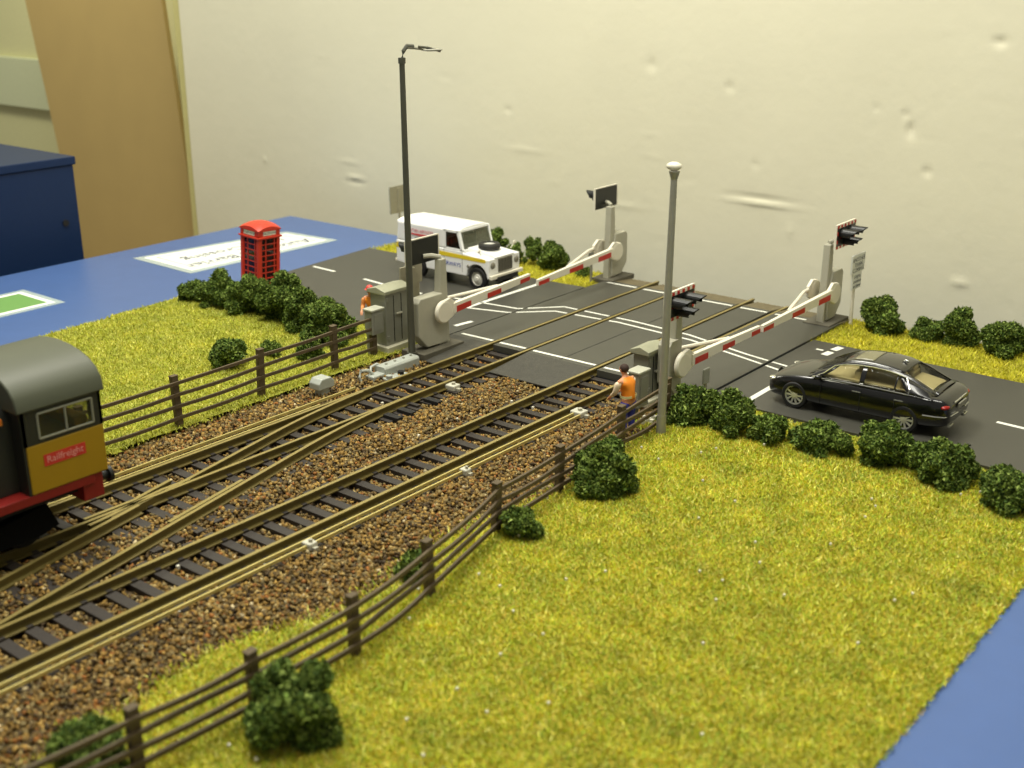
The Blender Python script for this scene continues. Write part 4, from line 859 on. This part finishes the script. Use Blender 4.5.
# ---------------------------------------------------------------- people
def skin(name, verts, edges, radii, m, parent, sub=2):
    me = bpy.data.meshes.new(name); me.from_pydata(verts, edges, []); me.materials.append(m); o = bpy.data.objects.new(name, me); COL.objects.link(o); o.parent = parent
    o.modifiers.new('skin', 'SKIN'); o.modifiers['skin'].use_smooth_shade = True
    for i, v in enumerate(me.skin_vertices[0].data): v.radius = radii[i] if isinstance(radii[i], tuple) else (radii[i], radii[i]); v.use_root = (i == 0)
    s_ = o.modifiers.new('sub', 'SUBSURF'); s_.levels = sub; s_.render_levels = sub; bake(o); return o
def chain(J, path, rad):  # helper: list of points
    return [J[p] for p in path]
def person(loc, rz, label, arms, hair_col, helmet=None, trousers=(44, 50, 150), sleeve=(226, 206, 176), legs_m=None, stoop=.06, vest_m=(240, 140, 30)):
    t = thing('person', label, 'person', loc, rz)   # faces local +x
    Ms = mat('skin', (214, 150, 110), .6); Mv = mat('vest %d' % vest_m[1], vest_m, .6); Mt = mat('trousers %d' % trousers[0], trousers, .7); Msl = mat('sleeves %d' % sleeve[0], sleeve, .7)
    f = stoop
    V = [(0,0,.93),(.0,0,1.05),(.02+f*.3,0,1.22),(.03+f*.7,0,1.38),(.04+f,0,1.48),(.05+f*1.3,0,1.55),(.06+f*1.5,0,1.62),(.065+f*1.6,0,1.72)]; R = [(.15,.12),(.14,.105),(.16,.11),(.17,.105),(.07,.06),(.055,.055),(.085,.075),(.075,.07)]
    E = [(i, i+1) for i in range(7)]
    def limb(root, pts, rs):
        k = root
        for p, r_ in zip(pts, rs): V.append(p); R.append(r_); E.append((k, len(V)-1)); k = len(V)-1
        return k
    for s in (-1, 1):
        limb(0, [(0, s*.10, .86), (.03, s*.12, .50), (-.02, s*.12, .10), (.10, s*.13, .04), (.17, s*.135, .03)], [.095, .065, .045, .045, .035])
    hands = []
    for s in (-1, 1):
        el, ha = arms[s]; k = limb(3, [(.03+f*.8, s*.19, 1.41), el, ha], [.06, .046, .03])
        d = (Vector(ha)-Vector(el)).normalized(); sd_ = d.cross(Vector((0, 0, 1))).normalized(); palm = Vector(ha)+d*.06; kp = limb(k, [tuple(palm)], [.03])
        for q, (of, ln_) in enumerate(((-.03, .062), (-.01, .072), (.01, .067), (.03, .052))):
            a = palm+d*.02+sd_*of; m_ = a+d*ln_*.55+Vector((0, 0, -.012)); e_ = a+d*ln_+Vector((0, 0, -.035)); limb(kp, [tuple(a), tuple(m_), tuple(e_)], [.0105, .0095, .008])
        th = Vector(ha)+d*.03-sd_*s*.035; limb(k, [tuple(th), tuple(th+d*.03-sd_*s*.012)], [.012, .009])
    body = skin('body', V, E, R, Ms, t)
    hx, hz = .062+f*1.55, 1.665
    hd = MB(); hd.ball((hx, 0, hz), (.098, .082, .118), 16); hd.ball((hx+.1, 0, hz-.01), (.02, .014, .024), 8)
    for s in (-1, 1): hd.ball((hx, s*.083, hz-.005), (.02, .01, .03), 8)
    hd.build('head', Ms, t, smooth='all')
    fe = MB(); [fe.ball((hx+.085, s*.034, hz+.015), (.012, .012, .008), 8) for s in (-1, 1)]; fe.box((hx+.083, -.025, hz-.058), (hx+.094, .025, hz-.05)); fe.build('eyes_and_mouth', M_dark, t)
    if helmet:
        h = MB(); h.lathe([(.0, .135), (.06, .125), (.1, .085), (.118, .02), (.15, .01), (.15, 0), (.1, 0)], (hx-.01, 0, hz+.02), 'z', 18); h.build('helmet', mat('helmet', helmet, .4), t, smooth=True)
    h = MB(); h.ball((hx-.02, 0, hz+.022), (.105, .094, .115), 14); h.build('hair', mat('hair', hair_col, .8), t, smooth='all')
    # clothing
    skin('vest', [(0,0,.9),(.0,0,1.05),(.02+f*.3,0,1.22),(.03+f*.7,0,1.39),(.04+f*.9,0,1.49),(.03+f*.8,.16,1.45),(.03+f*.8,-.16,1.45)], [(0,1),(1,2),(2,3),(3,4),(3,5),(3,6)], [(.17,.14),(.165,.13),(.18,.132),(.185,.125),(.12,.105),(.1,.1),(.1,.1)], Mv, t)
    bnd = MB(); bnd.lathe([(.178, -.03), (.186, -.03), (.186, .03), (.178, .03)], (0, 0, 0), 'z', 20, Matrix.Translation((.005, 0, 1.03)) @ Matrix.Diagonal((.80, 1.06, 1, 1))); bnd.build('reflective_band', mat('reflective band', (214, 206, 150), .4), t)
    for s in (-1, 1):
        el, ha = arms[s]; a = Vector((.03+f*.8, s*.21, 1.42)); e = Vector(el); h_ = Vector(ha); skin('sleeve', [tuple(a), tuple(e), tuple(e+(h_-e)*.8)], [(0,1),(1,2)], [.088, .064, .048], Msl, t)
        skin('trouser_leg', [(0, s*.08, .92), (.0, s*.11, .8), (.03, s*.12, .50), (-.02, s*.12, .12)], [(0,1),(1,2),(2,3)], [.1, .112, .085, .066], Mt, t)
        sh = MB(); sh.ball((.07, s*.13, .05), (.15, .06, .055), 12); sh.build('boot', M_dark, t, smooth='all')
    return t
pw = person((23.12, 14.98, -.16), math.radians(82), 'person in orange vest, pale sleeves and blue trousers standing behind the near fence', {-1: ((.16, -.24, 1.15), (.36, -.14, 1.0)), 1: ((.14, .25, 1.13), (.34, .16, .94))}, (54, 36, 26)); pw.scale = (1.15, 1.2, .985)
person((24.35, 24.85, -.05), math.radians(200), 'person in orange work clothes and red helmet behind the small grey box', {-1: ((.1, -.26, 1.15), (.3, -.2, 1.05)), 1: ((.1, .26, 1.15), (.28, .18, 1.08))}, (70, 40, 30), helmet=(206, 70, 60), trousers=(226, 130, 66), sleeve=(236, 150, 80))
for o in bpy.data.objects:
    if o.parent is None and o.get('category') and not o.get('group'):
        k = o.name.split('.')[0]
        g = {'crossing_barrier': 'level crossing barriers', 'lamp_post': 'lamp posts', 'road_sign': 'two plate road signs', 'marker_post': 'small marker posts', 'rail_bracket': 'pale brackets on the rails and strips',
             'brass_strip': 'brass strips along the tracks', 'relay_cabinet': 'grey relay cabinets', 'junction_cabinet': 'small grey boxes on posts', 'rail_fence': 'four rail fences beside the track', 'railway_track': 'railway tracks', 'person': 'workers in orange'}.get(k)
        if g: o['group'] = g
